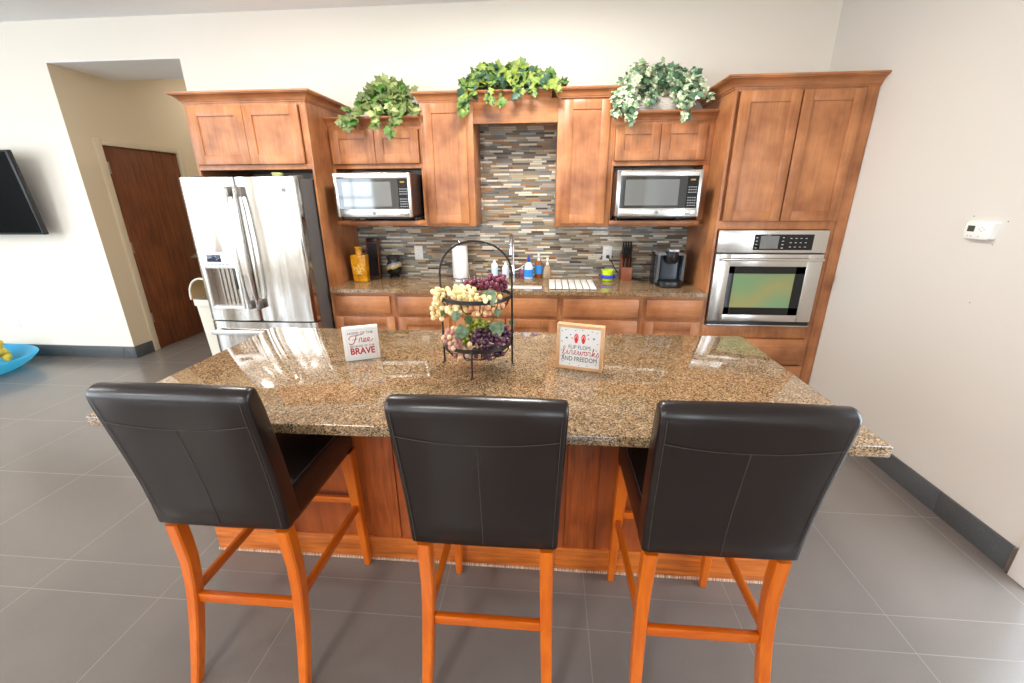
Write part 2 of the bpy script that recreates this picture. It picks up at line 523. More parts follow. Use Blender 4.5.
# unseen fill light panels, added at the ceiling to brighten room, cabinets and hall
m_fill = N('fill_panel_glow'); m_fill.set(Base_Color=(0.9, 0.9, 0.9), Emission_Color=(1.0, 0.96, 0.90), Emission_Strength=5.0); m_fill = m_fill.m
FILL_PANELS = [(-5.0, 0.6), (-1.9, 2.3), (-0.1, 2.5), (-5.0, -2.2), (-1.4, -2.2), (-3.73, 5.6)]
for i, (x, y) in enumerate(FILL_PANELS):
    t = thing('added_fill_panel', 'flat square fill light panel added at the ceiling, out of view', 'light', (x, y, ZC - 0.03), group='added fill light panels')
    m = M()
    for a, b, c_, e in ((-0.31, 0.31, -0.31, -0.29), (-0.31, 0.31, 0.29, 0.31), (-0.31, -0.29, -0.29, 0.29), (0.29, 0.31, -0.29, 0.29)):
        m.box(x + a, x + b, y + c_, y + e, ZC - 0.03, ZC - 0.001)
    obj('fill_frame', m, m_trimw, t)
    obj('fill_diffuser', M().box(x - 0.289, x + 0.289, y - 0.289, y + 0.289, ZC - 0.022, ZC - 0.002), m_fill, t)
    L = bpy.data.lights.new('fill_lamp', 'AREA'); L.shape = 'SQUARE'; L.size = 0.56; L.energy = FILL_W * (0.36 if i == 1 else 0.68 if i == 2 else 0.55 if i == 0 else 1.0) if i < 5 else HALL_FILL_W; L.color = (1.0, 0.975, 0.94)
    lo = bpy.data.objects.new('fill_lamp', L); lo.location = (x, y, ZC - 0.035); C.objects.link(lo)

# daylight: bright sky outside, guided through the openings
w = bpy.data.worlds.new('sky'); bpy.context.scene.world = w; w.use_nodes = True
bg = w.node_tree.nodes['Background']; bg.inputs[0].default_value = (0.78, 0.89, 1.0, 1); bg.inputs[1].default_value = SKY
def portal(loc, rot, sx, sy):
    L = bpy.data.lights.new('daylight_portal', 'AREA'); L.shape = 'RECTANGLE'; L.size = sx; L.size_y = sy
    L.cycles.is_portal = True
    o = bpy.data.objects.new('daylight_portal', L); o.location = loc; o.rotation_euler = rot; C.objects.link(o)
for a, b in WIN:
    portal(((a + b) / 2, YF - 0.15, (WZ0 + WZ1) / 2), (PI / 2, 0, 0), b - a, WZ1 - WZ0)
portal((XL - 0.15, (LW[0] + LW[1]) / 2, 1.5), (PI / 2, 0, -PI / 2), LW[1] - LW[0], 2.2)
portal((XR + 0.15, 1.0, 1.06), (PI / 2, 0, PI / 2), 1.1, 2.1)
# ------------------------------------------------------------------ cabinets
YCF = 3.285      # base and tall cabinet faces
YUF = 3.575      # upper cabinet faces
G = 0.0012

# cabinet above and around the fridge
t = thing('fridge_cabinet', 'tall brown wooden cabinet surround with two shaker doors above the steel fridge', 'cabinet', (-2.2, 3.6, 0))
m = M()
m.box(-2.670, -2.652, YCF, YB - G, 0.0005, 2.30)
m.box(-1.763, -1.746, YCF, YB - G, 0.0005, 2.30)
m.box(-2.652, -1.763, YCF + 0.02, YB - G, 1.815, 2.27)
m.box(-2.652, -1.763, YCF, YCF + 0.02, 1.812, 1.848, 0.001)
m.box(-2.652, -1.763, YCF, YCF + 0.02, 2.240, 2.27, 0.001)
m.box(-1.797, -1.763, YCF, YCF + 0.02, 1.848, 2.24, 0.001)
obj('cabinet_body', m, m_cab, t)
obj('crown_moulding', M().crown([(-2.670, 3.90), (-2.670, YCF), (-1.746, YCF), (-1.746, 3.90)], 2.262, 0.066, 0.066), m_cabx, t)
for a, b in ((-2.640, -2.222), (-2.219, -1.802)):
    obj('door', M().door(a, b, 1.850, 2.242, YCF - 0.021, fw=0.066), m_cab, t)

def small_cab(x0, x1, label, doors, stl, str_):
    t = thing('microwave_cabinet', label, 'cabinet', ((x0 + x1) / 2, 3.7, 1.38))
    m = M()
    m.box(x0, x1, YUF + 0.018, YB - G, 1.83, 2.132)
    m.box(x0, x1, YUF, YUF + 0.018, 1.828, 1.862, 0.001)
    m.box(x0, x1, YUF, YUF + 0.018, 2.105, 2.14, 0.001)
    for za, zb in ((1.43, 1.8275), (1.8625, 2.1045)):
        m.box(x0, x0 + stl, YUF, YUF + 0.018, za, zb, 0.001)
        m.box(x1 - str_, x1, YUF, YUF + 0.018, za, zb, 0.001)
    m.box(x0, x0 + 0.016, YUF + 0.018, YB - G, 1.43, 1.83)
    m.box(x1 - 0.016, x1, YUF + 0.018, YB - G, 1.43, 1.83)
    obj('cabinet_body', m, m_cab, t)
    m = M()
    m.box(x0, x1, YUF - 0.004, YB - G, 1.385, 1.4285, 0.002)
    m.hexa([(x0 + 0.002, YUF - 0.055, 1.398), (x1 - 0.045, YUF - 0.055, 1.398), (x1 - 0.002, YUF - 0.003, 1.398), (x0 + 0.002, YUF - 0.003, 1.398),
            (x0 + 0.002, YUF - 0.055, 1.4285), (x1 - 0.045, YUF - 0.055, 1.4285), (x1 - 0.002, YUF - 0.003, 1.4285), (x0 + 0.002, YUF - 0.003, 1.4285)], 0.002)
    obj('shelf', m, m_cabx, t)
    obj('crown_moulding', M().crown([(x0 + G, YUF), (x1 - G, YUF)], 2.134, 0.055, 0.062), m_cabx, t)
    for a, b in doors:
        obj('door', M().door(a, b, 1.864, 2.110, YUF - 0.021, fw=0.066), m_cab, t)
small_cab(-1.7445, -1.001, 'brown wooden wall cabinet with two small doors above the left microwave, beside the fridge', [(-1.728, -1.374), (-1.370, -1.022)], 0.022, 0.014)
small_cab(0.4765, 1.2035, 'brown wooden wall cabinet with two small doors above the right microwave, beside the oven tower', [(0.490, 0.818), (0.822, 1.152)], 0.012, 0.045)

def column(x0, x1, dz, label, path, dx):
    t = thing('upper_cabinet', label, 'cabinet', ((x0 + x1) / 2, 3.7, 1.38))
    obj('cabinet_body', M().box(x0, x1, YUF, YB - G, 1.380, 2.30 + dz, 0.0015), m_cab, t)
    obj('crown_moulding', M().crown(path, 2.290 + dz, 0.05, 0.066), m_cabx, t)
    obj('door', M().door(dx[0], dx[1], 1.404, 2.278 + dz, YUF - 0.021, fw=0.066), m_cab, t)
column(-1.0, -0.590, 0, 'tall narrow single-door wall cabinet between left microwave and tiled alcove', [(-1.0, 3.90), (-1.0, YUF), (-0.592, YUF)], (-0.972, -0.640))
column(0.055, 0.4755, 0.006, 'tall narrow single-door wall cabinet between tiled alcove and right microwave', [(0.055, 3.90), (0.055, YUF - 0.008), (0.4755, YUF - 0.008), (0.4755, 3.90)], (0.100, 0.440))
t = thing('valance_board', 'wooden bridge board with crown moulding across the top of the tiled alcove', 'valance', (-0.27, 3.7, 2.14))
obj('board', M().box(-0.589, 0.054, YUF, YUF + 0.02, 2.138, 2.30, 0.001).box(-0.589, 0.054, YUF + 0.02, YB - G, 2.26, 2.29), m_cabx, t)
obj('crown_moulding', M().crown([(-0.589, YUF), (0.004, YUF)], 2.290, 0.05, 0.064), m_cabx, t)

# oven tower
t = thing('oven_cabinet', 'tall brown wooden oven tower with two long doors against the right wall', 'cabinet', (1.65, 3.6, 0))
m = M()
m.box(1.205, 1.223, YCF, YB - G, 0.0005, 2.30); m.box(1.985, 2.020, YCF, YB - G, 0.0005, 2.30)
m.box(1.223, 1.985, YCF + 0.02, YB - G, 1.42, 2.29); m.box(1.223, 1.985, YCF + 0.02, YB - G, 0.10, 0.63)
m.box(1.223, 1.985, 3.87, YB - G, 0.63, 1.42)
m.box(1.223, 1.985, YCF, YCF + 0.02, 1.378, 1.436, 0.001); m.box(1.223, 1.985, YCF, YCF + 0.02, 2.257, 2.29, 0.001)
m.box(1.223, 1.985, YCF, YCF + 0.02, 0.562, 0.660, 0.001)
m.box(1.223, 1.985, YCF + 0.07, YCF + 0.09, 0.0005, 0.10)
obj('cabinet_body', m, m_cab, t)
obj('filler_strip', M().box(2.0215, 2.096, YCF - 0.004, YCF + 0.03, 0.0005, 2.285, 0.002), m_cab, t)
obj('crown_moulding', M().crown([(1.205, 3.90), (1.205, YCF), (2.099, YCF)], 2.270, 0.072, 0.070), m_cabx, t)
for a, b in ((1.243, 1.624), (1.634, 2.012)):
    obj('door', M().door(a, b, 1.438, 2.256, YCF - 0.021, fw=0.066), m_cab, t)
for z0, z1 in ((0.350, 0.556), (0.115, 0.338)):
    obj('drawer', M().box(1.243, 2.0, YCF - 0.021, YCF - 0.001, z0, z1, 0.004), m_cabx, t)

# base cabinets under the back counter
def base_cab(x0, x1, label, drawers, doors):
    t = thing('base_cabinet', label, 'cabinet', ((x0 + x1) / 2, 3.6, 0))
    m = M()
    m.box(x0, x0 + 0.018, YCF + 0.02, YB - G, 0.10, 0.8835); m.box(x1 - 0.018, x1, YCF + 0.02, YB - G, 0.10, 0.8835)
    m.box(x0 + 0.018, x1 - 0.018, YCF + 0.02, YB - G, 0.10, 0.12)
    m.box(x0, x0 + 0.036, YCF, YCF + 0.02, 0.10, 0.8835); m.box(x1 - 0.036, x1, YCF, YCF + 0.02, 0.10, 0.8835)
    for z0, z1 in ((0.856, 0.8835), (0.680, 0.708), (0.10, 0.125)):
        m.box(x0 + 0.036, x1 - 0.036, YCF, YCF + 0.02, z0, z1)
    m.box(x0, x1, YCF + 0.07, YCF + 0.09, 0.0005, 0.10)
    m.box(x0 + 0.018, x1 - 0.018, YCF + 0.02, YCF + 0.03, 0.12, 0.68)
    obj('cabinet_body', m, m_cab, t)
    for a, b, z0, z1 in drawers:
        obj('drawer', M().box(a, b, YCF - 0.021, YCF - 0.001, z0, z1, 0.004), m_cabx, t)
    for a, b in doors:
        obj('door', M().door(a, b, 0.125, 0.682, YCF - 0.021, fw=0.066), m_cab, t)
base_cab(-1.7445, -1.2315, 'wooden base cabinet with one drawer under the yellow bottle, next to the fridge', [(-1.715, -1.265, 0.708, 0.857)], [(-1.738, -1.238)])
base_cab(-1.230, -0.7625, 'wooden base cabinet with one drawer under the paper towel roll', [(-1.198, -0.792, 0.708, 0.857)], [(-1.205, -0.785)])
base_cab(-0.761, 0.1105, 'wooden sink base cabinet with a slab front below the white sink', [(-0.730, 0.085, 0.708, 0.857)], [(-0.730, -0.326), (-0.320, 0.082)])
base_cab(0.112, 0.742, 'wooden base cabinet with a stack of slab drawers under the white dish mat', [(0.132, 0.712, 0.708, 0.857), (0.132, 0.712, 0.42, 0.684), (0.132, 0.712, 0.125, 0.408)], [])
base_cab(0.7435, 1.2035, 'wooden base cabinet with one drawer under the coffee maker', [(0.770, 1.185, 0.708, 0.857)], [(0.768, 1.186)])

# counter with the sink hole
t = thing('kitchen_countertop', 'dark speckled granite counter along the mosaic backsplash', 'countertop', (-0.27, 3.57, 0.876))
SX0, SX1, SY0, SY1 = -0.735, -0.040, 3.352, 3.625
m = M()
for a in ((-1.7425, SX0, 3.25, YB - 0.014), (SX1, 1.2025, 3.25, YB - 0.014), (SX0, SX1, 3.25, SY0), (SX0, SX1, SY1, YB - 0.014)):
    m.box(a[0], a[1], a[2], a[3], 0.8845, 0.914)
bmesh.ops.remove_doubles(m.bm, verts=m.bm.verts[:], dist=0.0001)
obj('slab', m, m_granite, t, smooth=False)
t = thing('sink', 'white undermount kitchen sink set in the back counter', 'sink', (-0.39, 3.49, 0.68))
m = M()
a, b, c_, e = SX0 - 0.008, SX1 + 0.008, SY0 - 0.008, SY1 + 0.008
m.box(a - 0.012, a, c_ - 0.012, e + 0.012, 0.69, 0.8835); m.box(b, b + 0.012, c_ - 0.012, e + 0.012, 0.69, 0.8835)
m.box(a, b, c_ - 0.012, c_, 0.69, 0.8835); m.box(a, b, e, e + 0.012, 0.69, 0.8835)
m.box(a - 0.012, b + 0.012, c_ - 0.012, e + 0.012, 0.678, 0.69)
obj('basin', m, plain('sink_white', (244, 242, 238), 0.2), t)
obj('drain', M().lathe([(0.04, 0.6905), (0.04, 0.694), (0.015, 0.692)], (-0.39, 3.49, 0), 20), m_chrome, t)
# backsplash
m = M()
m.box(-1.7445, 1.2035, YB - 0.012, YB - 0.0005, 0.9145, 1.3795)
m.box(-0.5885, 0.0535, YB - 0.012, YB - 0.0005, 1.3795, 2.259)
struct('wall_backsplash', m, m_mosaic, False)

# ------------------------------------------------------------------ fridge
FX0, FX1, FY = -2.650, -1.778, 3.032
t = thing('refrigerator', 'stainless steel french door refrigerator with a dark grey side and ice dispenser', 'refrigerator', (-2.2, 3.45, 0))
m = M()
m.box(FX0 + 0.008, FX1 - 0.004, 3.122, 3.86, 0.04, 1.742, 0.006)
m.box(FX0 + 0.03, FX1 - 0.03, 3.19, 3.83, 0.0005, 0.04)
m.box(FX1 - 0.10, FX1 - 0.02, 3.135, 3.21, 1.742, 1.765, 0.006); m.box(FX0 + 0.02, FX0 + 0.10, 3.135, 3.21, 1.742, 1.765, 0.006)
obj('case', m, m_grey, t)
FC = -2.232
def yb(x, a, b):                                   # gently bowed door front
    u = (x - a) / (b - a)
    return FY + 0.014 * (2 * u - 1) ** 2 + (0.012 * (max(0, abs(2 * u - 1) - 0.93) / 0.07) ** 2)
def fdoor(name, a, b, z0, z1, hole=None):
    bm = bmesh.new()
    xs = [a + (b - a) * i / 24 for i in range(25)]; zs = [z0 + (z1 - z0) * i / 8 for i in range(9)]
    if hole:
        xs = sorted([x for x in xs if min(abs(x - hole[0]), abs(x - hole[1])) > 0.006] + [hole[0], hole[1]])
        zs = sorted([z for z in zs if min(abs(z - hole[2]), abs(z - hole[3])) > 0.01] + [hole[2], hole[3]])
    V = [[bm.verts.new((x, yb(x, a, b), z)) for x in xs] for z in zs]
    for i in range(len(zs) - 1):
        for j in range(len(xs) - 1):
            if hole and hole[0] - 1e-5 <= xs[j] and xs[j + 1] <= hole[1] + 1e-5 and hole[2] - 1e-5 <= zs[i] and zs[i + 1] <= hole[3] + 1e-5:
                continue
            bm.faces.new((V[i][j], V[i][j + 1], V[i + 1][j + 1], V[i + 1][j]))
    yk = FY + 0.075
    W = [[bm.verts.new((x, yk, z)) for x in (a, b)] for z in (z0, z1)]
    n = len(xs) - 1; q = len(zs) - 1
    bm.faces.new([V[0][j] for j in range(n + 1)][::-1] + [W[0][0], W[0][1]])
    bm.faces.new([V[q][j] for j in range(n + 1)] + [W[1][1], W[1][0]])
    bm.faces.new([V[i][0] for i in range(q + 1)] + [W[1][0], W[0][0]])
    bm.faces.new([V[i][n] for i in range(q + 1)][::-1] + [W[0][1], W[1][1]])
    bm.faces.new([W[0][0], W[1][0], W[1][1], W[0][1]])
    bmesh.ops.recalc_face_normals(bm, faces=bm.faces[:])
    m = M(); m._add(bm)
    return obj(name, m, m_fridge, t, ang=50)
DH = (-2.588, -2.345, 0.812, 1.112)
dl = fdoor('door', FX0, FC - 0.003, 0.700, 1.752, DH)
dr = fdoor('door', FC + 0.003, FX1, 0.700, 1.752)
dz = fdoor('freezer_drawer', FX0, FX1, 0.060, 0.688)
m = M()
m.box(FX0 + 0.01, FX1 - 0.01, FY - 0.03, FY - 0.012, 0.585, 0.625, 0.006)
m.box(FX0 + 0.02, FX0 + 0.06, FY - 0.014, FY + 0.02, 0.590, 0.620, 0.004); m.box(FX1 - 0.06, FX1 - 0.02, FY - 0.014, FY + 0.02, 0.590, 0.620, 0.004)
h = obj('handle', m, m_steel, dz)
obj('gasket', M().box(FX0 + 0.012, FX1 - 0.012, FY + 0.077, 3.121, 0.07, 1.74).box(FX0 + 0.02, FX1 - 0.02, FY + 0.05, FY + 0.07, 0.689, 0.699), m_black, t)
m_hmount = plain('handle_mount_grey', (150, 143, 136), 0.35, 0.7)
for dd, x in ((dl, FC - 0.032), (dr, FC + 0.032)):
    pts = [(x, FY - 0.030, 0.83), (x, FY - 0.052, 0.93), (x, FY - 0.062, 1.08), (x, FY - 0.066, 1.25), (x, FY - 0.062, 1.42), (x, FY - 0.052, 1.57), (x, FY - 0.030, 1.67)]
    m = M()
    rings = []
    for p in spline(pts, 4):
        rings.append([(p.x + 0.0135 * math.cos(2 * PI * i / 14), p.y + 0.010 * math.sin(2 * PI * i / 14), p.z) for i in range(14)])
    m.rings(rings)
    obj('handle', m, m_steel, dd)
    for z in (0.835, 1.655):
        obj('handle_mount', M().box(x - 0.016, x + 0.016, FY - 0.040, FY + 0.014, z - 0.035, z + 0.035, 0.006), m_hmount, dd)
# dispenser
x0, x1, z0, z1 = DH
m = M()
m.box(x0, x0 + 0.004, FY + 0.008, FY + 0.072, z0, z1); m.box(x1 - 0.004, x1, FY + 0.008, FY + 0.072, z0, z1)
m.box(x0, x1, FY + 0.068, FY + 0.073, z0, z1); m.box(x0, x1, FY + 0.008, FY + 0.072, z0, z0 + 0.012); m.box(x0, x1, FY + 0.008, FY + 0.072, z1 - 0.006, z1)
for i in range(4):
    m.tube([(x0 + 0.06 + i * 0.035, FY + 0.062, z0 + 0.012), (x0 + 0.06 + i * 0.035, FY + 0.062, z1 - 0.01)], 0.007)
disp = obj('dispenser_recess', m, plain('dispenser_silver', (188, 180, 170), 0.25, 0.75), dl)
m = M()
m.box(x0 - 0.016, x0, FY - 0.004, FY + 0.012, z0 - 0.018, z1 + 0.118, 0.003); m.box(x1, x1 + 0.016, FY - 0.004, FY + 0.012, z0 - 0.018, z1 + 0.118, 0.003)
m.box(x0, x1, FY - 0.004, FY + 0.012, z1, z1 + 0.118, 0.003); m.box(x0, x1, FY - 0.004, FY + 0.012, z0 - 0.018, z0, 0.003)
obj('dispenser_frame', m, plain('dispenser_frame_silver', (232, 231, 228), 0.3, 0.4), dl)
obj('dispenser_display', M().box(x0 + 0.035, x0 + 0.148, FY - 0.006, FY - 0.0035, z1 + 0.045, z1 + 0.098, 0.001), plain('display_navy', (24, 32, 52), 0.1), dl)
m = M()
for i in range(6):
    m.box(x0 + 0.03 + i * 0.03, x0 + 0.045 + i * 0.03, FY - 0.0055, FY - 0.0035, z1 + 0.024, z1 + 0.029)
for q, (dx_, dz_) in enumerate(((0.045, 0.07), (0.062, 0.075), (0.1, 0.085), (0.125, 0.068), (0.11, 0.06))):
    m.box(x0 + dx_, x0 + dx_ + 0.010, FY - 0.0075, FY - 0.0055, z1 + dz_, z1 + dz_ + 0.006)
obj('dispenser_marks', m, plain('dispenser_print', (120, 140, 170), 0.4), dl)
obj('dispenser_paddle', M().box(x1 - 0.045, x1 - 0.022, FY + 0.03, FY + 0.045, z0 + 0.13, z1 - 0.008, 0.003), m_black, dl)

def emblem(parent, x, y, z, r):
    m = M()
    n = 24
    m.rings([[(x + r * math.cos(2 * PI * i / n), y, z + r * math.sin(2 * PI * i / n)) for i in range(n)],
             [(x + r * math.cos(2 * PI * i / n), y - 0.002, z + r * math.sin(2 * PI * i / n)) for i in range(n)]])
    o = obj('emblem', m, plain('emblem_disc', (176, 174, 172), 0.4, 0.2), parent)
    m = M()
    m.tube([(x + r * 0.86 * math.cos(2 * PI * i / 20), y - 0.0022, z + r * 0.86 * math.sin(2 * PI * i / 20)) for i in range(20)], r * 0.06, 6, closed=True)
    m.tube(spline([(x - r * .1, y - .0024, z + r * .45), (x - r * .5, y - .0024, z + r * .1), (x - r * .3, y - .0024, z - r * .4), (x, y - .0024, z - r * .05), (x - r * .35, y - .0024, z)]), r * 0.07, 6)
    m.tube(spline([(x + r * .5, y - .0024, z + r * .35), (x + r * .15, y - .0024, z + r * .3), (x + r * .1, y - .0024, z), (x + r * .45, y - .0024, z), (x + r * .4, y - .0024, z - r * .4), (x + r * .05, y - .0024, z - r * .35)]), r * 0.07, 6)
    obj('emblem_script', m, plain('emblem_ink', (70, 70, 74), 0.4), parent)
emblem(dr, -1.862, FY + 0.004, 1.664, 0.017)

# ------------------------------------------------------------------ wall oven
OX0, OX1, OY = 1.2275, 1.982, 3.258
t = thing('wall_oven', 'stainless steel built-in wall oven in the tall oven tower', 'oven', (1.6, 3.5, 0.665))
obj('oven_box', M().box(1.2295, 1.980, 3.284, 3.86, 0.668, 1.372), m_grey, t)
obj('control_panel', M().box(OX0, OX1, OY, 3.2835, 1.216, 1.374, 0.003), m_steel, t)
o = obj('display_glass', M().box(1.478, 1.882, OY - 0.003, OY - 0.0005, 1.236, 1.346, 0.001), m_gloss, t)
obj('display_screen', M().box(1.520, 1.645, OY - 0.0045, OY - 0.0032, 1.246, 1.336), plain('oven_screen_grey', (118, 120, 118), 0.12), o)
m = M()
for i in range(4):
    for j in range(3):
        m.box(1.722 + i * 0.034, 1.735 + i * 0.034, OY - 0.0042, OY - 0.0032, 1.256 + j * 0.030, 1.261 + j * 0.030)
for j in range(4):
    m.box(1.668, 1.682, OY - 0.0042, OY - 0.0032, 1.248 + j * 0.024, 1.254 + j * 0.024)
    m.box(1.488, 1.500, OY - 0.0042, OY - 0.0032, 1.248 + j * 0.024, 1.254 + j * 0.024)
obj('key_marks', m, plain('key_print', (180, 182, 184), 0.4), o)
m = M()
wx0, wx1, wz0, wz1 = 1.338, 1.875, 0.752, 1.116
m.box(OX0 + 0.002, wx0, OY, 3.2835, 0.700, 1.206, 0.003); m.box(wx1, OX1 - 0.002, OY, 3.2835, 0.700, 1.206, 0.003)
m.box(wx0 - 0.003, wx1 + 0.003, OY, 3.2835, wz1, 1.206, 0.003); m.box(wx0 - 0.003, wx1 + 0.003, OY, 3.2835, 0.700, wz0, 0.003)
od = obj('oven_door', m, m_steel, t)
m = M()
e = 0.04
m.box(wx0, wx0 + e, OY + 0.004, OY + 0.012, wz0, wz1); m.box(wx1 - e - 0.025, wx1, OY + 0.004, OY + 0.012, wz0, wz1)
m.box(wx0, wx1, OY + 0.004, OY + 0.012, wz1 - 0.052, wz1); m.box(wx0, wx1, OY + 0.004, OY + 0.012, wz0, wz0 + 0.055)
obj('window_border', m, m_gloss, od)
kg = N('oven_window_glass'); _n = kg.noise(kg.coord((1, 1, 1)), 2.0, 1)
kg.set(Base_Color=kg.ramp(_n, [(0.3, lin((96, 150, 108))), (0.5, lin((150, 150, 92))), (0.7, lin((104, 158, 118)))]), Roughness=0.06, IOR=1.9)
obj('window_glass', M().box(wx0 + e - 0.002, wx1 - e - 0.023, OY + 0.0065, OY + 0.011, wz0 + 0.053, wz1 - 0.05), kg.m, od)
m = M()
m.tube([(OX0 + 0.035, OY - 0.045, 1.172), (OX1 - 0.025, OY - 0.045, 1.172)], 0.0095, 12)
for x in (OX0 + 0.06, OX1 - 0.05):
    m.tube([(x, OY - 0.045, 1.172), (x, OY + 0.002, 1.172)], 0.008, 10)
obj('handle', m, m_steel, od)
obj('bottom_vent', M().box(OX0 + 0.008, OX1 - 0.008, 3.262, 3.2835, 0.664, 0.697, 0.002), m_black, t)
obj('bottom_lip', M().box(OX0 + 0.004, OX1 - 0.004, 3.256, 3.262, 0.6645, 0.672, 0.001), m_steel, t)

# ------------------------------------------------------------------ microwaves
m_mwside = plain('microwave_case_dark', (50, 38, 34), 0.4)
m_mwwin = plain('microwave_screen_grey', (98, 100, 99), 0.05, IOR=2.0)
m_mwglass = plain('microwave_door_glass', (20, 22, 23), 0.05, IOR=1.85)
m_key = plain('microwave_keys', (168, 172, 176), 0.5)
m_amber = N('amber_digits'); m_amber.set(Base_Color=lin((150, 110, 24)), Emission_Color=(1.0, 0.6, 0.05, 1), Emission_Strength=0.15); m_amber = m_amber.m
def microwave(x0, label, cord):
    x1 = x0 + 0.596; y = 3.330; z0, z1 = 1.4665, 1.786
    t = thing('microwave', label, 'microwave', ((x0 + x1) / 2, 3.56, 1.4285))
    obj('case', M().box(x0 + 0.004, x1 - 0.004, y + 0.032, 3.80, z0 + 0.004, z1 - 0.004, 0.004), m_mwside, t)
    for a in (x0 + 0.05, x1 - 0.05):
        for b in (y + 0.25, 3.76):
            obj('foot', M().tube([(a, b, 1.4292), (a, b, z0 + 0.005)], 0.014, 10), m_black, t)
    obj('base_plate', M().box(x0 + 0.03, x1 - 0.03, y + 0.04, 3.78, z0 - 0.012, z0 + 0.004), m_black, t)
    wx0, wx1, wz0, wz1 = x0 + 0.027, x1 - 0.022, z0 + 0.060, z1 - 0.042
    m = M()
    m.box(x0, wx0, y, y + 0.031, z0, z1, 0.003); m.box(wx1, x1, y, y + 0.031, z0, z1, 0.003)
    m.box(wx0 - 0.003, wx1 + 0.003, y, y + 0.031, wz1, z1, 0.003); m.box(wx0 - 0.003, wx1 + 0.003, y, y + 0.031, z0, wz0, 0.003)
    fr = obj('front_frame', m, m_steel, t)
    obj('door_glass', M().box(wx0, x1 - 0.098, y + 0.003, y + 0.02, wz0, wz1), m_mwglass, t)
    obj('window_screen', M().box(wx0 + 0.035, x1 - 0.155, y + 0.0022, y + 0.0029, wz0 + 0.018, wz1 - 0.022), m_mwwin, t)
    kp = obj('keypad', M().box(x1 - 0.096, wx1, y + 0.003, y + 0.02, wz0, wz1), m_gloss, t)
    m = M()
    for i in range(4):
        for j in range(8):
            if j == 4: continue
            m.box(x1 - 0.088 + i * 0.016, x1 - 0.079 + i * 0.016, y + 0.0018, y + 0.003, wz0 + 0.014 + j * 0.018, wz0 + 0.020 + j * 0.018)
    obj('keys', m, m_key, kp)
    obj('clock_digits', M().box(x1 - 0.078, x1 - 0.046, y + 0.0018, y + 0.003, wz1 - 0.030, wz1 - 0.020), m_amber, kp)
    m = M()
    bx0, bx1, bz0, bz1 = x1 - 0.092, x1 - 0.026, z0 + 0.016, z0 + 0.046
    m.box(bx0, bx1, y - 0.003, y + 0.001, bz0, bz1, 0.001)
    obj('door_button', m, m_steel, t)
    obj('button_gap', M().tube([(bx0 - .002, y - .0002, bz0 - .002), (bx1 + .002, y - .0002, bz0 - .002), (bx1 + .002, y - .0002, bz1 + .002), (bx0 - .002, y - .0002, bz1 + .002)], 0.0012, 6, closed=True), m_grey, t)
    emblem(t, x0 + 0.296, y - 0.0005, z0 + 0.028, 0.0145)
    if cord:
        obj('power_cord', M().tube(spline([(x0 + 0.33, 3.62, z1 + 0.001), (x0 + 0.37, 3.70, z1 + 0.012), (x0 + 0.41, 3.80, z1 + 0.026), (x0 + 0.44, 3.88, z1 + 0.030)]), 0.004), m_black, t)
    else:
        obj('power_cord', M().tube([(x0 + 0.20, 3.88, z1 + 0.035), (x0 + 0.20, 3.885, 1.60)], 0.005), m_black, t)
microwave(-1.636, 'silver countertop microwave on the left shelf, beside the fridge, reflecting a window', True)
microwave(0.490, 'silver countertop microwave on the right shelf, beside the oven tower', False)
# ------------------------------------------------------------------ island
IX0, IX1 = -1.552, 0.997
t = thing('island_cabinet', 'brown oak kitchen island base with stiles, recessed panels and a pale ragged floor strip', 'kitchen island', (-0.28, 1.83, 0))
m = M()
m.box(IX0 + 0.02, IX1 - 0.02, 1.524, 2.145, 0.02, 0.874)
obj('body', m, m_isl, t)
for a, b in ((IX0, -1.43), (-0.775, -0.640), (0.100, 0.232), (0.870, IX1)):
    obj('stile', M().box(a, b, 1.510, 1.5235, 0.131, 0.874, 0.0015), m_isl, t)
m_ipan = wood('island_panel_oak', (130, 60, 22), (180, 92, 42), 'z', 0.36, 0.7, 0.5)
for a, b in ((-1.43, -0.775), (-0.640, 0.100), (0.232, 0.870)):
    obj('front_panel', M().box(a + 0.002, b - 0.002, 1.517, 1.5235, 0.131, 0.874), m_ipan, t)
obj('bottom_rail', M().box(IX0, IX1, 1.506, 1.5235, 0.014, 0.130, 0.002), m_islx, t)
for a, b in ((IX0, IX0 + 0.0195), (IX1 - 0.0195, IX1)):
    obj('end_panel', M().box(a, b, 1.5245, 2.145, 0.014, 0.874), m_isl, t)
k = N('raw_edge_strip'); co = k.coord((1, 1, 1)); n = k.noise(k.coord((220, 6, 2)), 1.0, 2); n2 = k.noise(k.coord((9, 1, 1)), 1.0, 3)
k.set(Base_Color=k.mix(k.math('GREATER_THAN', n, 0.5), lin((150, 96, 60)), k.mix(n2, lin((180, 140, 105)), lin((222, 205, 186)))), Roughness=0.8)
obj('floor_strip', M().box(IX0 - 0.004, IX1 + 0.004, 1.500, 1.518, 0.0005, 0.0135, 0.003), k.m, t)
t = thing('island_countertop', 'large speckled brown granite island top with the fruit stand and two signs', 'countertop', (-0.28, 1.68, 0.8755))
m = M()
m.box(-1.558, 1.022, 1.163, 2.206, 0.8755, 0.914, 0.006, 3)
obj('slab', m, m_granite, t)

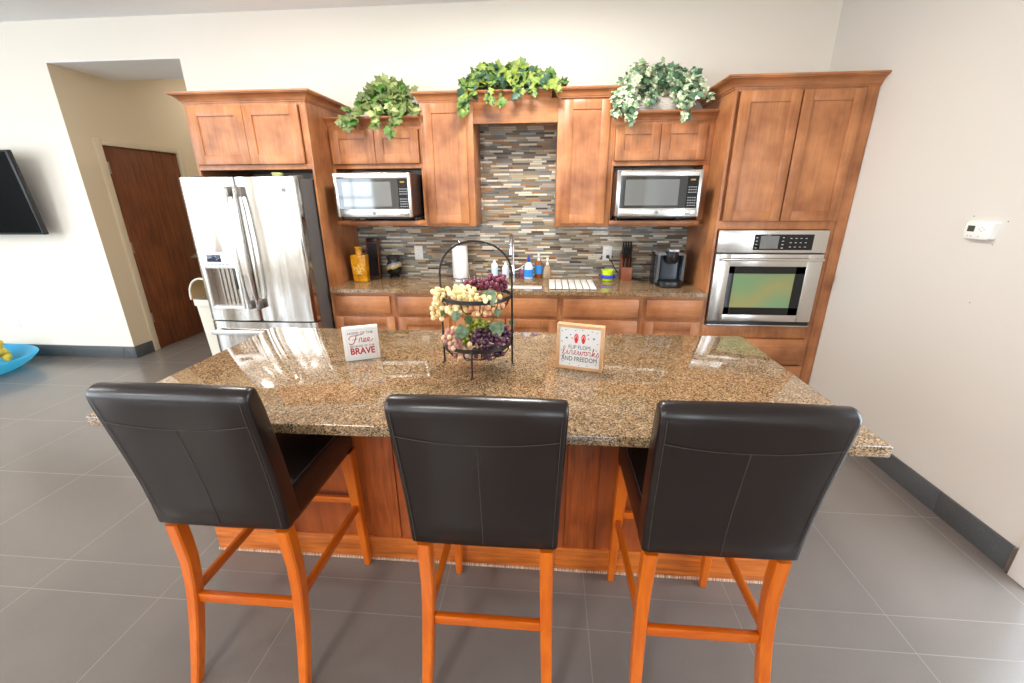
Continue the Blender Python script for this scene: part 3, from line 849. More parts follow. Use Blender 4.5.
# ------------------------------------------------------------------ bar stools (built about a local origin under the seat, facing +y)
Y0 = 1.20
SREAR = [(0.930, 1.108), (0.932, 1.085), (0.938, 1.05), (0.951, 0.98), (0.967, 0.89), (0.981, 0.80), (0.990, 0.72), (0.996, 0.641)]
def make_stool():
    t = thing('bar_stool', 'x', 'bar stool', (0, 0, 0), local=True)
    # backrest: closed profile in y-z swept across x, softly rounded
    rear = [Vector((0, y - Y0, z)) for y, z in SREAR]
    th = [0.058, 0.064, 0.068, 0.070, 0.072, 0.074, 0.076, 0.078]
    prof = []
    for i, p in enumerate(rear):
        prof.append((p.y, p.z))
    front = [(p.y + a, p.z + 0.010) for p, a in zip(rear, th)]
    # round roll at the top, rounded bottom
    top = [(rear[0].y + 0.058 * (0.5 - 0.5 * math.cos(PI * q / 8)), rear[0].z + 0.026 * math.sin(PI * q / 8) + 0.010 * q / 8) for q in range(1, 8)]
    bot = [(rear[-1].y + 0.012, rear[-1].z - 0.010), (front[-1][0] - 0.012, rear[-1].z - 0.010)]
    loop = prof[::-1] + top + front + bot[::-1]
    cy = sum(p[0] for p in loop) / len(loop)
    def half(z):
        return 0.217 + 0.013 * max(0.0, min(1.0, (z - 0.62) / 0.5))
    bm_rings = []
    for u, ins in ((-1.0, 0.014), (-0.995, 0.008), (-0.975, 0.0025), (-0.94, 0.0), (-0.5, -0.002), (0, -0.003), (0.5, -0.002), (0.94, 0.0), (0.975, 0.0025), (0.995, 0.008), (1.0, 0.014)):
        ring = []
        L = len(loop)
        for i, (y, z) in enumerate(loop):
            a = Vector(loop[i - 1]); b = Vector(loop[(i + 1) % L])
            d = (b - a)
            if d.length < 1e-6: d = Vector((1, 0))
            d.normalize()
            nrm = Vector((-d.y, d.x))
            # inward normal of the loop
            q = Vector((y, z)) + nrm * ins * SGN
            ring.append((u * half(z), q.x, q.y))
        bm_rings.append(ring)
    back = obj('backrest', M().rings(bm_rings), m_leather, t, ang=60)
    # stitching on the rear face
    def rearpt(x, z):
        for (a, b) in zip(SREAR, SREAR[1:]):
            if b[1] <= z <= a[1]:
                f = (z - b[1]) / (a[1] - b[1]); y = b[0] + (a[0] - b[0]) * f
                return (x, y - Y0 - 0.0035, z)
        return (x, SREAR[0][0] - Y0, z)
    m = M()
    m.tube([rearpt(-0.212 + 0.424 * i / 24, 1.035 - 0.022 * math.sin(PI * (i / 24)) ** 0.8) for i in range(25)], 0.0008, 6)
    m.tube([rearpt(0.0, 1.012 - (1.012 - 0.648) * i / 12) for i in range(13)], 0.0008, 6)
    for s in (-1, 1):
        m.tube([rearpt(s * (half(1.105 - 0.455 * i / 14) - 0.016), 1.105 - 0.455 * i / 14) for i in range(15)], 0.0008, 6)
    obj('stitching', m, m_stitch, back)
    # seat: rounded slab with a slight crown
    m = M()
    rings = []
    for z, ins in ((0.621, 0.012), (0.627, 0.004), (0.648, 0.0), (0.738, 0.0), (0.752, 0.004), (0.760, 0.012), (0.765, 0.03), (0.772, 0.09)):
        hx, y0, y1 = 0.214 - ins, 1.035 - Y0 + ins * 0.5, 1.490 - Y0 - ins
        r = 0.03; ring = []
        for cx, cyy, a0 in ((hx - r, y1 - r, 0), (-hx + r, y1 - r, 90), (-hx + r, y0 + r, 180), (hx - r, y0 + r, 270)):
            for q in range(5):
                a = math.radians(a0 + 90 * q / 4)
                ring.append((cx + r * math.cos(a), cyy + r * math.sin(a), z))
        rings.append(ring)
    m.rings(rings)
    seat = obj('seat', m, m_leather, t, ang=60)
    for s in (-1, 1):
        m = M().tube([(s * 0.2095, 1.06 - Y0, 0.7565), (s * 0.2095, 1.2 - Y0, 0.7570), (s * 0.2095, 1.46 - Y0, 0.7565)], 0.0016, 6)
        obj('welt', m, m_stitch, seat)
    # legs
    for s in (-1, 1):
        rings = []
        ctr = [(1.024, 0.622, 0.186, 0.042), (1.030, 0.54, 0.187, 0.042), (1.033, 0.46, 0.188, 0.041), (1.027, 0.38, 0.1895, 0.040), (1.017, 0.31, 0.191, 0.039), (1.003, 0.24, 0.193, 0.038), (0.984, 0.16, 0.195, 0.036), (0.962, 0.08, 0.197, 0.034), (0.938, 0.001, 0.199, 0.032)]
        for y, z, x, w in ctr:
            h = w / 2; b = 0.005; y -= Y0
            ring = []
            for px, py in ((h, h - b), (h - b, h), (-h + b, h), (-h, h - b), (-h, -h + b), (-h + b, -h), (h - b, -h), (h, -h + b)):
                ring.append((s * x + px * 0.96, y + py * 1.1, z))
            rings.append(ring)
        obj('leg', M().rings(rings), m_leg, t, ang=25)
        rings = []
        for y, z, x, w in ((1.482, 0.001, 0.198, 0.026), (1.475, 0.30, 0.194, 0.038), (1.460, 0.6205, 0.188, 0.050)):
            h = w / 2; b = 0.004; y -= Y0
            ring = []
            for px, py in ((h, h - b), (h - b, h), (-h + b, h), (-h, h - b), (-h, -h + b), (-h + b, -h), (h - b, -h), (h, -h + b)):
                ring.append((s * x + px, y + py, z))
            rings.append(ring)
        obj('leg', M().rings(rings), m_leg, t, ang=25)
        obj('stretcher', M().bar((s * 0.190, 1.042 - Y0, 0.332), (s * 0.1935, 1.457 - Y0, 0.332), 0.019, 0.034, bev=0.003), m_legy, t)
    obj('stretcher', M().bar((-0.172, 1.018 - Y0, 0.310), (0.172, 1.018 - Y0, 0.310), 0.020, 0.036, bev=0.003), m_legx, t)
    obj('stretcher', M().bar((-0.176, 1.474 - Y0, 0.362), (0.176, 1.474 - Y0, 0.362), 0.019, 0.030, bev=0.003), m_legx, t)
    return t
SGN = -1.0
def copy_tree(o, parent=None):
    c = o.copy(); C.objects.link(c)
    if parent is not None:
        c.parent = parent
    for ch in list(o.children):
        copy_tree(ch, c)
    return c
proto = make_stool()
for i, (x, a, lab) in enumerate(((-1.000, 0.0, 'leftmost dark leather bar stool, at the island end nearest the fridge'),
                                 (-0.170, 0.0, 'middle dark leather bar stool, in front of the fruit stand'),
                                 (0.507, 0.0, 'rightmost dark leather bar stool, at the island end nearest the right wall'))):
    o = proto if i == 0 else copy_tree(proto)
    o.location = (x, Y0 - (0, 0.016, 0.003)[i], 0); o.rotation_euler = (0, 0, a)
    o['label'] = lab; o['group'] = 'bar stools along the island'
# ------------------------------------------------------------------ island things
ZT = 0.9145
def ribbon(m, pts, w, y=-0.0005):
    """flat pen stroke in the local x-z plane"""
    P = spline([(p[0], 0, p[1]) for p in pts], 5)
    L, R = [], []
    for i, p in enumerate(P):
        d = (P[min(i + 1, len(P) - 1)] - P[max(i - 1, 0)])
        d.normalize(); nn = Vector((-d.z, 0, d.x)) * w / 2
        L.append((p.x + nn.x, y, p.z + nn.z)); R.append((p.x - nn.x, y, p.z - nn.z))
    bm = bmesh.new()
    a = [bm.verts.new(v) for v in L]; b = [bm.verts.new(v) for v in R]
    for i in range(len(a) - 1):
        bm.faces.new((a[i], b[i], b[i + 1], a[i + 1]))
    return m._add(bm)
m_red = plain('print_red', (176, 40, 56), 0.6)
m_red2 = plain('print_bright_red', (214, 36, 48), 0.6)
m_ink = plain('print_grey', (70, 68, 74), 0.6)
m_blue = plain('print_blue', (48, 104, 170), 0.6)
m_signw = plain('sign_white', (228, 226, 222), 0.55)

t = thing('block_sign', 'small white block sign reading FREE and BRAVE in red on the granite island', 'sign', (-0.8285, 1.752, ZT), math.atan2(0.06, 0.135), local=True)
t['_b'] = [0, 0, 0]
W, H = 0.150, 0.153
obj('board', M().box(-W / 2, W / 2, -0.012, 0.022, 0, H, 0.0015), m_signw, t)
yf = -0.0125
text('lettering', 'HOME OF THE', 0.0175, m_ink, t, (0.0, yf, 0.127), shear=0.0, sx=0.95)
text('lettering', 'BECAUSE OF THE', 0.0135, m_ink, t, (0.002, yf, 0.0665), sx=1.0)
text('lettering', 'BRAVE', 0.042, m_red, t, (0.002, yf, 0.042), bold=0.0012, sx=0.86)
m = M(); s = 0.0032
ribbon(m, [(-0.046, 0.098), (-0.050, 0.106), (-0.040, 0.115), (-0.020, 0.117), (0.0, 0.119), (0.010, 0.122)], s, yf)
ribbon(m, [(-0.018, 0.116), (-0.024, 0.098), (-0.032, 0.082), (-0.044, 0.077), (-0.052, 0.083)], s * 1.2, yf)
ribbon(m, [(-0.036, 0.097), (-0.024, 0.099), (-0.012, 0.101)], s * 0.8, yf)
ribbon(m, [(-0.010, 0.084), (-0.006, 0.098), (-0.003, 0.104), (0.004, 0.103), (0.002, 0.096), (0.004, 0.086), (0.012, 0.087), (0.020, 0.094), (0.020, 0.101), (0.013, 0.100), (0.012, 0.090), (0.019, 0.084), (0.028, 0.089), (0.036, 0.096), (0.036, 0.102), (0.029, 0.101), (0.028, 0.091), (0.036, 0.085), (0.046, 0.090), (0.050, 0.097)], s, yf)
obj('lettering', m, m_red, t)
m = M()
for i in range(15):
    x = -0.060 + i * 0.0086
    m.box(x, x + 0.005, yf - 0.0003, yf + 0.0006, 0.1415, 0.1428)
for i in range(12):
    z = 0.014 + i * 0.0105
    for x in (-0.062, 0.060):
        m.box(x, x + 0.004, yf - 0.0003, yf + 0.0006, z, z + 0.0016)
obj('border_dashes', m, plain('print_pink_grey', (176, 150, 150), 0.6), t)

t = thing('framed_sign', 'wood framed white sign with red flip flops and fireworks lettering on the island', 'sign', (0.1435, 1.699, ZT), math.atan2(-0.053, 0.187), local=True)
W, H, F = 0.196, 0.196, 0.0125
m = M()
m.box(-W / 2, -W / 2 + F, -0.014, 0.020, 0, H, 0.001); m.box(W / 2 - F, W / 2, -0.014, 0.020, 0, H, 0.001)
m.box(-W / 2 + F, W / 2 - F, -0.0138, 0.020, 0, F, 0.001); m.box(-W / 2 + F, W / 2 - F, -0.0138, 0.020, H - F, H, 0.001)
obj('frame', m, m_frame, t)
obj('panel', M().box(-W / 2 + F - .001, W / 2 - F + .001, -0.008, 0.012, F - .001, H - F + .001), m_signw, t)
yf = -0.0085
text('lettering', 'FLIP FLOPS', 0.0235, m_ink, t, (0.0, yf, 0.098), sx=0.86)
text('lettering', 'AND FREEDOM', 0.029, m_ink, t, (0.0, yf, 0.045), sx=0.76)
m = M(); s = 0.0024
def script(word, x, z, h):
    G_ = {'f': [(0, .05), (.35, .6), (.55, 1.35), (.35, 1.5), (.25, 1.0), (.22, -.2), (.1, -.55), (.35, -.3), (.5, .1), (.75, .2)],
          'i': [(0, .1), (.25, .8), (.25, .2), (.4, .05), (.6, .25)], 'r': [(0, .1), (.25, .85), (.35, .75), (.55, .75), (.5, .2), (.65, .05), (.8, .2)],
          'e': [(0, .2), (.4, .5), (.4, .8), (.2, .8), (.12, .35), (.35, .05), (.7, .25)], 'w': [(0, .2), (.2, .8), (.25, .15), (.45, .1), (.6, .75), (.65, .15), (.85, .1), (1.0, .75), (1.15, .65)],
          'o': [(0, .6), (.3, .8), (.12, .5), (.25, .08), (.5, .2), (.5, .65), (.3, .8), (.65, .7)], 'k': [(0, .1), (.35, 1.2), (.35, 1.5), (.22, 1.2), (.2, .05), (.3, .5), (.55, .75), (.5, .5), (.3, .45), (.6, .05), (.8, .2)],
          's': [(0, .1), (.35, .85), (.35, .6), (.5, .25), (.3, .02), (.1, .15)]}
    for ch in word:
        g = G_[ch]
        ribbon(m, [(x + p[0] * h, z + p[1] * h) for p in g], s, yf)
        x += g[-1][0] * h * 0.98 if ch != 's' else 0.4 * h
    return x
script('fireworks', -0.074, 0.064, 0.0235)
obj('lettering', m, m_red, t)
m_flip = m_red2
for x in (-0.015, 0.015):
    m = M(); n = 16
    pts = [(x + 0.0095 * math.cos(2 * PI * i / n) * (0.82 if math.sin(2 * PI * i / n) < 0 else 1), 0.137 + 0.021 * math.sin(2 * PI * i / n)) for i in range(n)]
    m.rings([[(a, yf - 0.0004, b) for a, b in pts], [(a, yf + 0.0006, b) for a, b in pts]])
    obj('flip_flop', m, m_red2, t)
for x in (-0.015, 0.015):
    m = M(); ribbon(m, [(x - 0.007, 0.136), (x - 0.003, 0.146), (x, 0.150), (x + 0.003, 0.146), (x + 0.007, 0.136)], 0.0018, yf - 0.0006)
    obj('flip_flop_strap', m, m_signw, t)
def star(m, x, z, r):
    pts = [(x + (r if i % 2 == 0 else r * 0.45) * math.sin(PI * i / 5), z + (r if i % 2 == 0 else r * 0.45) * math.cos(PI * i / 5)) for i in range(10)]
    m.rings([[(a, yf - 0.0004, b) for a, b in pts], [(a, yf + 0.0006, b) for a, b in pts]])
m = M()
for x, z, r in ((-0.056, 0.137, 0.0065), (-0.040, 0.152, 0.0045), (0.034, 0.157, 0.0045), (0.058, 0.142, 0.0065), (0.070, 0.168, 0.003), (-0.075, 0.165, 0.003), (-0.070, 0.032, 0.003), (0.070, 0.092, 0.003)):
    star(m, x, z, r)
obj('blue_stars', m, m_blue, t)
m = M()
for x, z, r in ((-0.033, 0.137, 0.0045), (0.036, 0.140, 0.0045)):
    star(m, x, z, r)
obj('red_stars', m, m_red2, t)
m = M()
for x, z in ((-0.075, 0.120), (-0.076, 0.080), (0.074, 0.120), (0.075, 0.060), (-0.02, 0.172), (0.01, 0.174), (-0.06, 0.172), (0.05, 0.172), (-0.04, 0.021), (0.0, 0.019), (0.035, 0.021), (0.072, 0.028), (-0.076, 0.055)):
    m.box(x - 0.003, x + 0.003, yf - 0.0004, yf + 0.0004, z - 0.001, z + 0.001)
obj('confetti_dashes', m, m_ink, t)

# ------------------------------------------------------------------ two tier fruit stand
FXc, FYc, FR = -0.294, 1.728, 0.150
t = thing('fruit_stand', 'two-tier dark iron wire fruit stand with arched handle on the island', 'fruit stand', (FXc, FYc, ZT))
rw = 0.0042
m = M()
arch = [(FXc - FR, FYc, 1.300)] + [(FXc - FR * math.cos(PI * i / 20), FYc, 1.315 + 0.130 * math.sin(PI * i / 20)) for i in range(21)] + [(FXc + FR, FYc, 1.300)]
m.tube(arch, rw, 8)
obj('arched_handle', m, m_iron, t)
for s in (-1, 1):
    m = M()
    m.tube([(FXc + s * FR, FYc, 1.300), (FXc + s * FR, FYc, 0.920)], rw, 8)
    m.tube([(FXc + s * FR, FYc, 0.9215), (FXc + s * (FR + 0.012), FYc, 0.9185)], 0.0038, 8)
    obj('leg', m, m_iron, t)
for s in (-1, 1):
    m = M()
    m.tube([(FXc, FYc + s * FR * 0.985, 1.025), (FXc, FYc + s * FR * 1.05, 0.975), (FXc, FYc + s * FR * 1.07, 0.921)], rw, 8)
    m.tube([(FXc, FYc + s * FR * 1.07, 0.9195), (FXc, FYc + s * (FR * 1.07 + 0.016), 0.9185)], 0.0038, 8)
    obj('leg', m, m_iron, t)
def basket(zr, name, depth):
    r = FR - 0.004
    m = M()
    n = 48
    rings = []
    for q, (dr_, dz_) in enumerate(((-0.0015, -0.008), (0.0015, -0.008), (0.0015, 0.008), (-0.0015, 0.008), (-0.0015, -0.008))):
        rings.append([(FXc + (r + dr_) * math.cos(2 * PI * i / n), FYc + (r + dr_) * math.sin(2 * PI * i / n), zr + dz_) for i in range(n)])
    m.rings(rings, cap=False)
    ring = obj(name, m, m_iron, t)
    for i in range(12):
        a = 2 * PI * (i + 0.5) / 12
        pts = [(FXc + (r * (1 - 0.55 * q ** 1.6)) * math.cos(a), FYc + (r * (1 - 0.55 * q ** 1.6)) * math.sin(a), zr - 0.004 - depth * (1 - (1 - q) ** 1.8)) for q in (0, .2, .4, .6, .8, 1)]
        obj('wire', M().tube(pts, 0.0024, 6), m_iron, ring)
    obj('bottom_ring', M().tube([(FXc + r * 0.45 * math.cos(2 * PI * i / 24), FYc + r * 0.45 * math.sin(2 * PI * i / 24), zr - 0.004 - depth) for i in range(24)], 0.003, 6, closed=True), m_iron, ring)
basket(1.222, 'upper_basket', 0.058)
basket(1.022, 'lower_basket', 0.060)

def grape_mat(name, a, b, rough=0.28):
    k = N(name); inf = k.n('ShaderNodeObjectInfo'); n = k.noise(k.coord(), 60, 2)
    f = k.math('ADD', k.math('MULTIPLY', inf.outputs['Random'], 0.7), k.math('MULTIPLY', n, 0.3))
    k.set(Base_Color=k.ramp(f, [(0.1, lin(a)), (0.9, lin(b))]), Roughness=rough, Subsurface_Weight=0.12, Subsurface_Radius=(0.01, 0.008, 0.004))
    return k.m
k = N('silk_leaf'); n = k.noise(k.coord(), 55, 3)
k.set(Base_Color=k.ramp(n, [(0.3, lin((94, 128, 92))), (0.7, lin((176, 194, 160)))]), Roughness=0.6); m_gleaf = k.m
m_gleaf2 = plain('green_leaf', (84, 116, 52), 0.55, 0, 50)
m_stem = plain('vine_stem', (112, 98, 58), 0.7)
rnd = random.Random(11)
def grape_mesh(name, mat, r):
    m = M().sphere((0, 0, 0), r, 2, (1, 1, 1.12))
    me = finish(m.bm, mat, name)
    return me
def grapes(label, mat, blobs, count, r, base, leaves, stem):
    t = thing('grape_bunch', label, 'grapes', base, group='artificial grape bunches in the fruit stand')
    me = grape_mesh('grape', mat, r)
    pts = []
    tries = 0
    while len(pts) < count and tries < 60000:
        tries += 1
        b = rnd.choices(blobs, [q[3] * q[4] * q[5] for q in blobs])[0]
        v = Vector((rnd.gauss(0, 1), rnd.gauss(0, 1), rnd.gauss(0, 1))).normalized() * rnd.uniform(0.0, 1) ** 0.35
        p = Vector((b[0] + v.x * b[3], b[1] + v.y * b[4], b[2] + v.z * b[5]))
        if all((p - q).length > 1.62 * r for q in pts + GR):
            pts.append(p)
    GR.extend(pts)
    for p in pts:
        o = bpy.data.objects.new('grape', me)
        o.location = p - Vector(base); o.rotation_euler = (rnd.uniform(-.6, .6), rnd.uniform(-.6, .6), 0)
        o.parent = t; C.objects.link(o)
    obj('stem', M().tube(spline(stem), 0.0024, 6), m_stem, t)
    for lm, c, u, v, s in leaves:
        obj('leaf', leaf3(c, u, v, s), lm, t, smooth=False)
    return t
GR = []
def leaf3(c, u, v, s):
    """broad lobed leaf; c base point, u towards the tip, v across"""
    c, u, v = Vector(c), Vector(u).normalized(), Vector(v).normalized(); w = u.cross(v)
    out = [(0, 0.02), (-.08, .22), (.10, .48), (.30, .50), (.38, .42), (.62, .40), (.72, .22), (1.0, 0)]
    bm = bmesh.new()
    mid = [bm.verts.new(c + u * s * a + w * s * 0.06 * math.sin(a * PI)) for a, _ in out[:-1]] + [bm.verts.new(c + u * s)]
    for sg in (1, -1):
        e = [bm.verts.new(c + u * s * a + v * sg * s * b - w * s * 0.16 * b) for a, b in out[:-1]] + [mid[-1]]
        for i in range(len(out) - 1):
            vs = [mid[i], mid[i + 1], e[i + 1], e[i]]
            vs = list(dict.fromkeys(vs))
            if sg < 0: vs = vs[::-1]
            if len(vs) > 2: bm.faces.new(vs)
    bmesh.ops.solidify(bm, geom=bm.faces[:], thickness=0.0008)
    m = M(); m._add(bm)
    return m
X, Y = FXc, FYc
gr = 0.0106
grapes('cream grape bunch spilling over the left rim of the upper basket', grape_mat('grape_cream', (238, 208, 140), (246, 232, 186)),
       [(X - 0.060, Y - 0.06, 1.244, 0.085, 0.070, 0.026), (X + 0.03, Y - 0.095, 1.232, 0.085, 0.042, 0.020), (X - 0.148, Y - 0.035, 1.225, 0.036, 0.045, 0.035), (X - 0.158, Y - 0.03, 1.165, 0.027, 0.036, 0.055), (X - 0.075, Y - 0.08, 1.182, 0.055, 0.045, 0.020)], 98, gr, (X - 0.06, Y - 0.04, 1.20),
       [(m_gleaf, (X - 0.062, Y - 0.135, 1.182), (0.1, -0.35, -1), (1, -0.2, 0.1), 0.040), (m_gleaf2, (X - 0.015, Y - 0.13, 1.165), (0.3, -0.3, -0.9), (1, 0, 0.3), 0.036), (m_gleaf2, (X - 0.120, Y - 0.07, 1.185), (-.3, -.4, -.8), (.8, -.4, .1), 0.04)],
       [(X - 0.14, Y - 0.02, 1.20), (X - 0.05, Y, 1.225), (X + 0.05, Y - 0.03, 1.215)])
grapes('blush pink grapes hanging below the front of the upper basket', grape_mat('grape_blush', (222, 160, 120), (244, 208, 158)),
       [(X + 0.02, Y - 0.085, 1.180, 0.075, 0.045, 0.018), (X + 0.08, Y - 0.05, 1.185, 0.045, 0.05, 0.014)], 26, gr, (X + 0.03, Y - 0.08, 1.18), [],
       [(X - 0.02, Y - 0.07, 1.19), (X + 0.05, Y - 0.06, 1.188), (X + 0.1, Y - 0.05, 1.19)])
grapes('red purple grape bunch at the back of the upper basket', grape_mat('grape_red_purple', (84, 26, 48), (138, 62, 84)),
       [(X + 0.005, Y + 0.05, 1.262, 0.065, 0.045, 0.022), (X + 0.080, Y + 0.015, 1.272, 0.055, 0.05, 0.034)], 62, gr, (X + 0.05, Y + 0.03, 1.25),
       [(m_gleaf, (X + 0.060, Y - 0.115, 1.262), (0.42, -0.25, -0.85), (0.9, -0.1, 0.45), 0.066), (m_gleaf, (X + 0.10, Y - 0.11, 1.19), (0.2, -.3, -.9), (.9, 0, .2), 0.032)],
       [(X + 0.02, Y + 0.02, 1.315), (X + 0.035, Y + 0.02, 1.29), (X + 0.06, Y + 0.02, 1.26)])
grapes('dark purple grape bunch filling the right of the lower basket', grape_mat('grape_dark_purple', (46, 22, 42), (104, 58, 84)),
       [(X + 0.055, Y - 0.035, 1.046, 0.088, 0.078, 0.038), (X + 0.120, Y + 0.03, 1.058, 0.03, 0.05, 0.026), (X + 0.05, Y - 0.055, 0.990, 0.07, 0.05, 0.024)], 92, gr, (X + 0.06, Y - 0.02, 1.03),
       [(m_gleaf, (X + 0.085, Y - 0.05, 1.118), (0.25, -0.3, -0.75), (1, -.1, .35), 0.066), (m_gleaf, (X + 0.145, Y + 0.02, 1.11), (.3, -.2, -.9), (.9, 0, .3), 0.03)],
       [(X + 0.03, Y, 1.08), (X + 0.06, Y - 0.02, 1.11), (X + 0.08, Y - 0.03, 1.14)])
grapes('bright green grape bunch at the back of the lower basket', grape_mat('grape_green', (112, 128, 30), (168, 176, 66)),
       [(X + 0.005, Y + 0.02, 1.080, 0.055, 0.045, 0.040), (X - 0.040, Y - 0.03, 1.040, 0.028, 0.06, 0.030)], 58, gr * 0.92, (X, Y + 0.01, 1.06),
       [(m_gleaf, (X - 0.035, Y - 0.075, 1.100), (-0.6, -0.3, -0.45), (0.6, -.1, -.75), 0.060)],
       [(X - 0.01, Y + 0.01, 1.06), (X, Y + 0.02, 1.10), (X + 0.01, Y + 0.03, 1.12)])
grapes('blush and rose grape bunch at the left of the lower basket', grape_mat('grape_rose', (160, 84, 104), (236, 204, 158)),
       [(X - 0.098, Y - 0.03, 1.050, 0.042, 0.075, 0.034), (X - 0.055, Y - 0.10, 1.036, 0.055, 0.035, 0.018), (X - 0.05, Y - 0.085, 0.992, 0.045, 0.035, 0.018)], 58, gr, (X - 0.08, Y - 0.03, 1.03), [],
       [(X - 0.11, Y, 1.03), (X - 0.08, Y - 0.03, 1.06), (X - 0.05, Y - 0.06, 1.04)])

# ------------------------------------------------------------------ things on the back counter
ZB = 0.9145
k = N('mustard_glaze'); n = k.noise(k.coord(), 22, 3)
k.set(Base_Color=k.ramp(n, [(0.35, lin((176, 112, 10))), (0.65, lin((222, 160, 28)))]), Roughness=0.2); m_must = k.m
t = thing('ceramic_bottle', 'square mustard yellow ceramic bottle with a fleur emblem by the fridge panel', 'bottle', (-1.612, 3.575, ZB))
m = M()
cx, cy = -1.612, 3.575
m.hexa([(cx - .060, cy - .035, ZB), (cx + .060, cy - .035, ZB), (cx + .060, cy + .035, ZB), (cx - .060, cy + .035, ZB),
        (cx - .068, cy - .040, 1.146), (cx + .068, cy - .040, 1.146), (cx + .068, cy + .040, 1.146), (cx - .068, cy + .040, 1.146)], 0.008, 3)
m.lathe([(0.030, 1.140), (0.028, 1.150), (0.028, 1.196), (0.034, 1.200), (0.034, 1.214), (0.026, 1.216)], (cx, cy, 0), 20)
obj('body', m, m_must, t)
m = M(); yy = cy - 0.0395
def petal(pts, r=0.0045):
    m.tube([(cx + a, yy, 1.02 + b) for a, b in spline_xy(pts)], r, 6)
def spline_xy(p):
    return [(v.x, v.y) for v in spline([(a, b, 0) for a, b in p], 5)]
petal([(0, -0.035), (-0.010, 0.0), (0, 0.048)]); petal([(0, -0.035), (0.010, 0.0), (0, 0.048)])
petal([(-0.006, -0.01), (-0.026, 0.022), (-0.040, 0.008), (-0.034, -0.004)]); petal([(0.006, -0.01), (0.026, 0.022), (0.040, 0.008), (0.034, -0.004)])
petal([(-0.022, -0.012), (0.022, -0.012)]); petal([(-0.004, -0.014), (-0.018, -0.034), (-0.024, -0.028)]); petal([(0.004, -0.014), (0.018, -0.034), (0.024, -0.028)])
obj('emblem', m, plain('emblem_cream', (226, 190, 110), 0.3), t)

t = thing('glitter_plaque', 'tall narrow wood framed plaque with black glitter front, leaning on the backsplash', 'plaque', (-1.590, 3.80, ZB))
tilt = Matrix.Translation((-1.593, 3.790, ZB)) @ Matrix.Rotation(math.radians(-6), 4, 'X')
m = M()
for a in ((-.058, -.048, 0, .345), (.048, .058, 0, .345), (-.048, .048, 0, .010), (-.048, .048, .300, .312)):
    m.box(a[0], a[1], 0, 0.045, a[2], a[3], 0.001, mat=tilt)
obj('frame', m, wood('plaque_wood', (84, 44, 26), (140, 78, 46), 'z', 0.45), t)
k = N('black_glitter'); n = k.noise(k.coord(), 300, 2)
k.set(Base_Color=k.mix(k.math('GREATER_THAN', n, 0.66), lin((24, 24, 27)), lin((120, 124, 136))), Roughness=0.35); m_glit = k.m
obj('glitter_panel', M().box(-.0475, .0475, 0.006, 0.040, 0.0105, 0.2995, mat=tilt), m_glit, t)
obj('top_block', M().box(-.0475, .0475, 0.002, 0.043, 0.3125, 0.352, 0.003, mat=tilt), m_black, t)

t = thing('ornate_jar', 'small round black jar with silver and gold swirls on the back counter', 'jar', (-1.395, 3.80, ZB))
k = N('jar_glaze'); sp = k.n('ShaderNodeSeparateXYZ'); tc = k.n('ShaderNodeTexCoord'); k.l(tc.outputs['Object'], sp.inputs[0])
n = k.noise(k.coord((1, 1, 1)), 14, 2)
f = k.math('ADD', k.math('ADD', sp.outputs['Z'], k.math('MULTIPLY', sp.outputs['X'], -0.25)), k.math('MULTIPLY', k.math('SUBTRACT', n, 0.5), 0.05))
k.set(Base_Color=k.ramp(k.math('MULTIPLY', f, 5.0), [(0.0, lin((16, 15, 16))), (0.39, lin((18, 17, 18))), (0.40, lin((176, 140, 60))), (0.50, lin((220, 190, 110))), (0.51, lin((200, 198, 194))), (0.66, lin((150, 148, 148))), (0.67, lin((36, 34, 36))), (0.85, lin((60, 58, 62)))]), Roughness=0.18); m_jar = k.m
obj('jar_body', M().lathe([(0.040, ZB), (0.046, ZB + .004), (0.046, ZB + .012), (0.040, ZB + .018), (0.062, ZB + .045), (0.073, ZB + .080), (0.070, ZB + .110), (0.055, ZB + .140), (0.052, ZB + .160), (0.060, ZB + .172), (0.064, ZB + .190), (0.062, ZB + .194), (0.052, ZB + .186)], (-1.395, 3.80, 0), 32), m_jar, t)

t = thing('paper_towel_roll', 'white paper towel roll on an upright holder left of the sink', 'paper towels', (-0.769, 3.735, ZB))
obj('holder', M().lathe([(0.082, ZB), (0.082, ZB + .008), (0.06, ZB + .012), (0.008, ZB + .012), (0.008, ZB + .320), (0.012, ZB + .325), (0.010, ZB + .335), (0.001, ZB + .338)], (-0.769, 3.735, 0), 28).tube([(-0.690, 3.715, ZB + .006), (-0.690, 3.715, ZB + .150)], 0.004, 8), m_chrome, t)
obj('roll', M().lathe([(0.066, ZB + .014), (0.068, ZB + .018), (0.068, ZB + .292), (0.066, ZB + .296), (0.020, ZB + .296)], (-0.769, 3.735, 0), 32), m_paper, t)

t = thing('faucet', 'tall chrome pull-down kitchen faucet behind the sink', 'faucet', (-0.305, 3.80, ZB))
m = M()
m.lathe([(0.030, ZB), (0.030, ZB + .008), (0.022, ZB + .014), (0.020, ZB + .11), (0.016, ZB + .12)], (-0.305, 3.80, 0), 24)
m.tube(spline([(-0.305, 3.80, ZB + .11), (-0.305, 3.80, ZB + .24), (-0.305, 3.795, ZB + .34), (-0.306, 3.765, ZB + .385), (-0.308, 3.715, ZB + .388), (-0.309, 3.680, ZB + .355)]), 0.0125, 14)
obj('spout', m, m_chrome, t)
obj('spray_head', M().tube([(-0.309, 3.680, ZB + .357), (-0.310, 3.668, ZB + .31), (-0.311, 3.658, ZB + .25), (-0.311, 3.655, ZB + .225)], [0.0135, 0.016, 0.019, 0.017], 14), m_chrome, t)
obj('lever_handle', M().tube([(-0.288, 3.79, ZB + .075), (-0.255, 3.775, ZB + .082)], [0.013, 0.011], 12).tube([(-0.255, 3.775, ZB + .082), (-0.205, 3.75, ZB + .125)], [0.008, 0.005], 10), m_chrome, t)

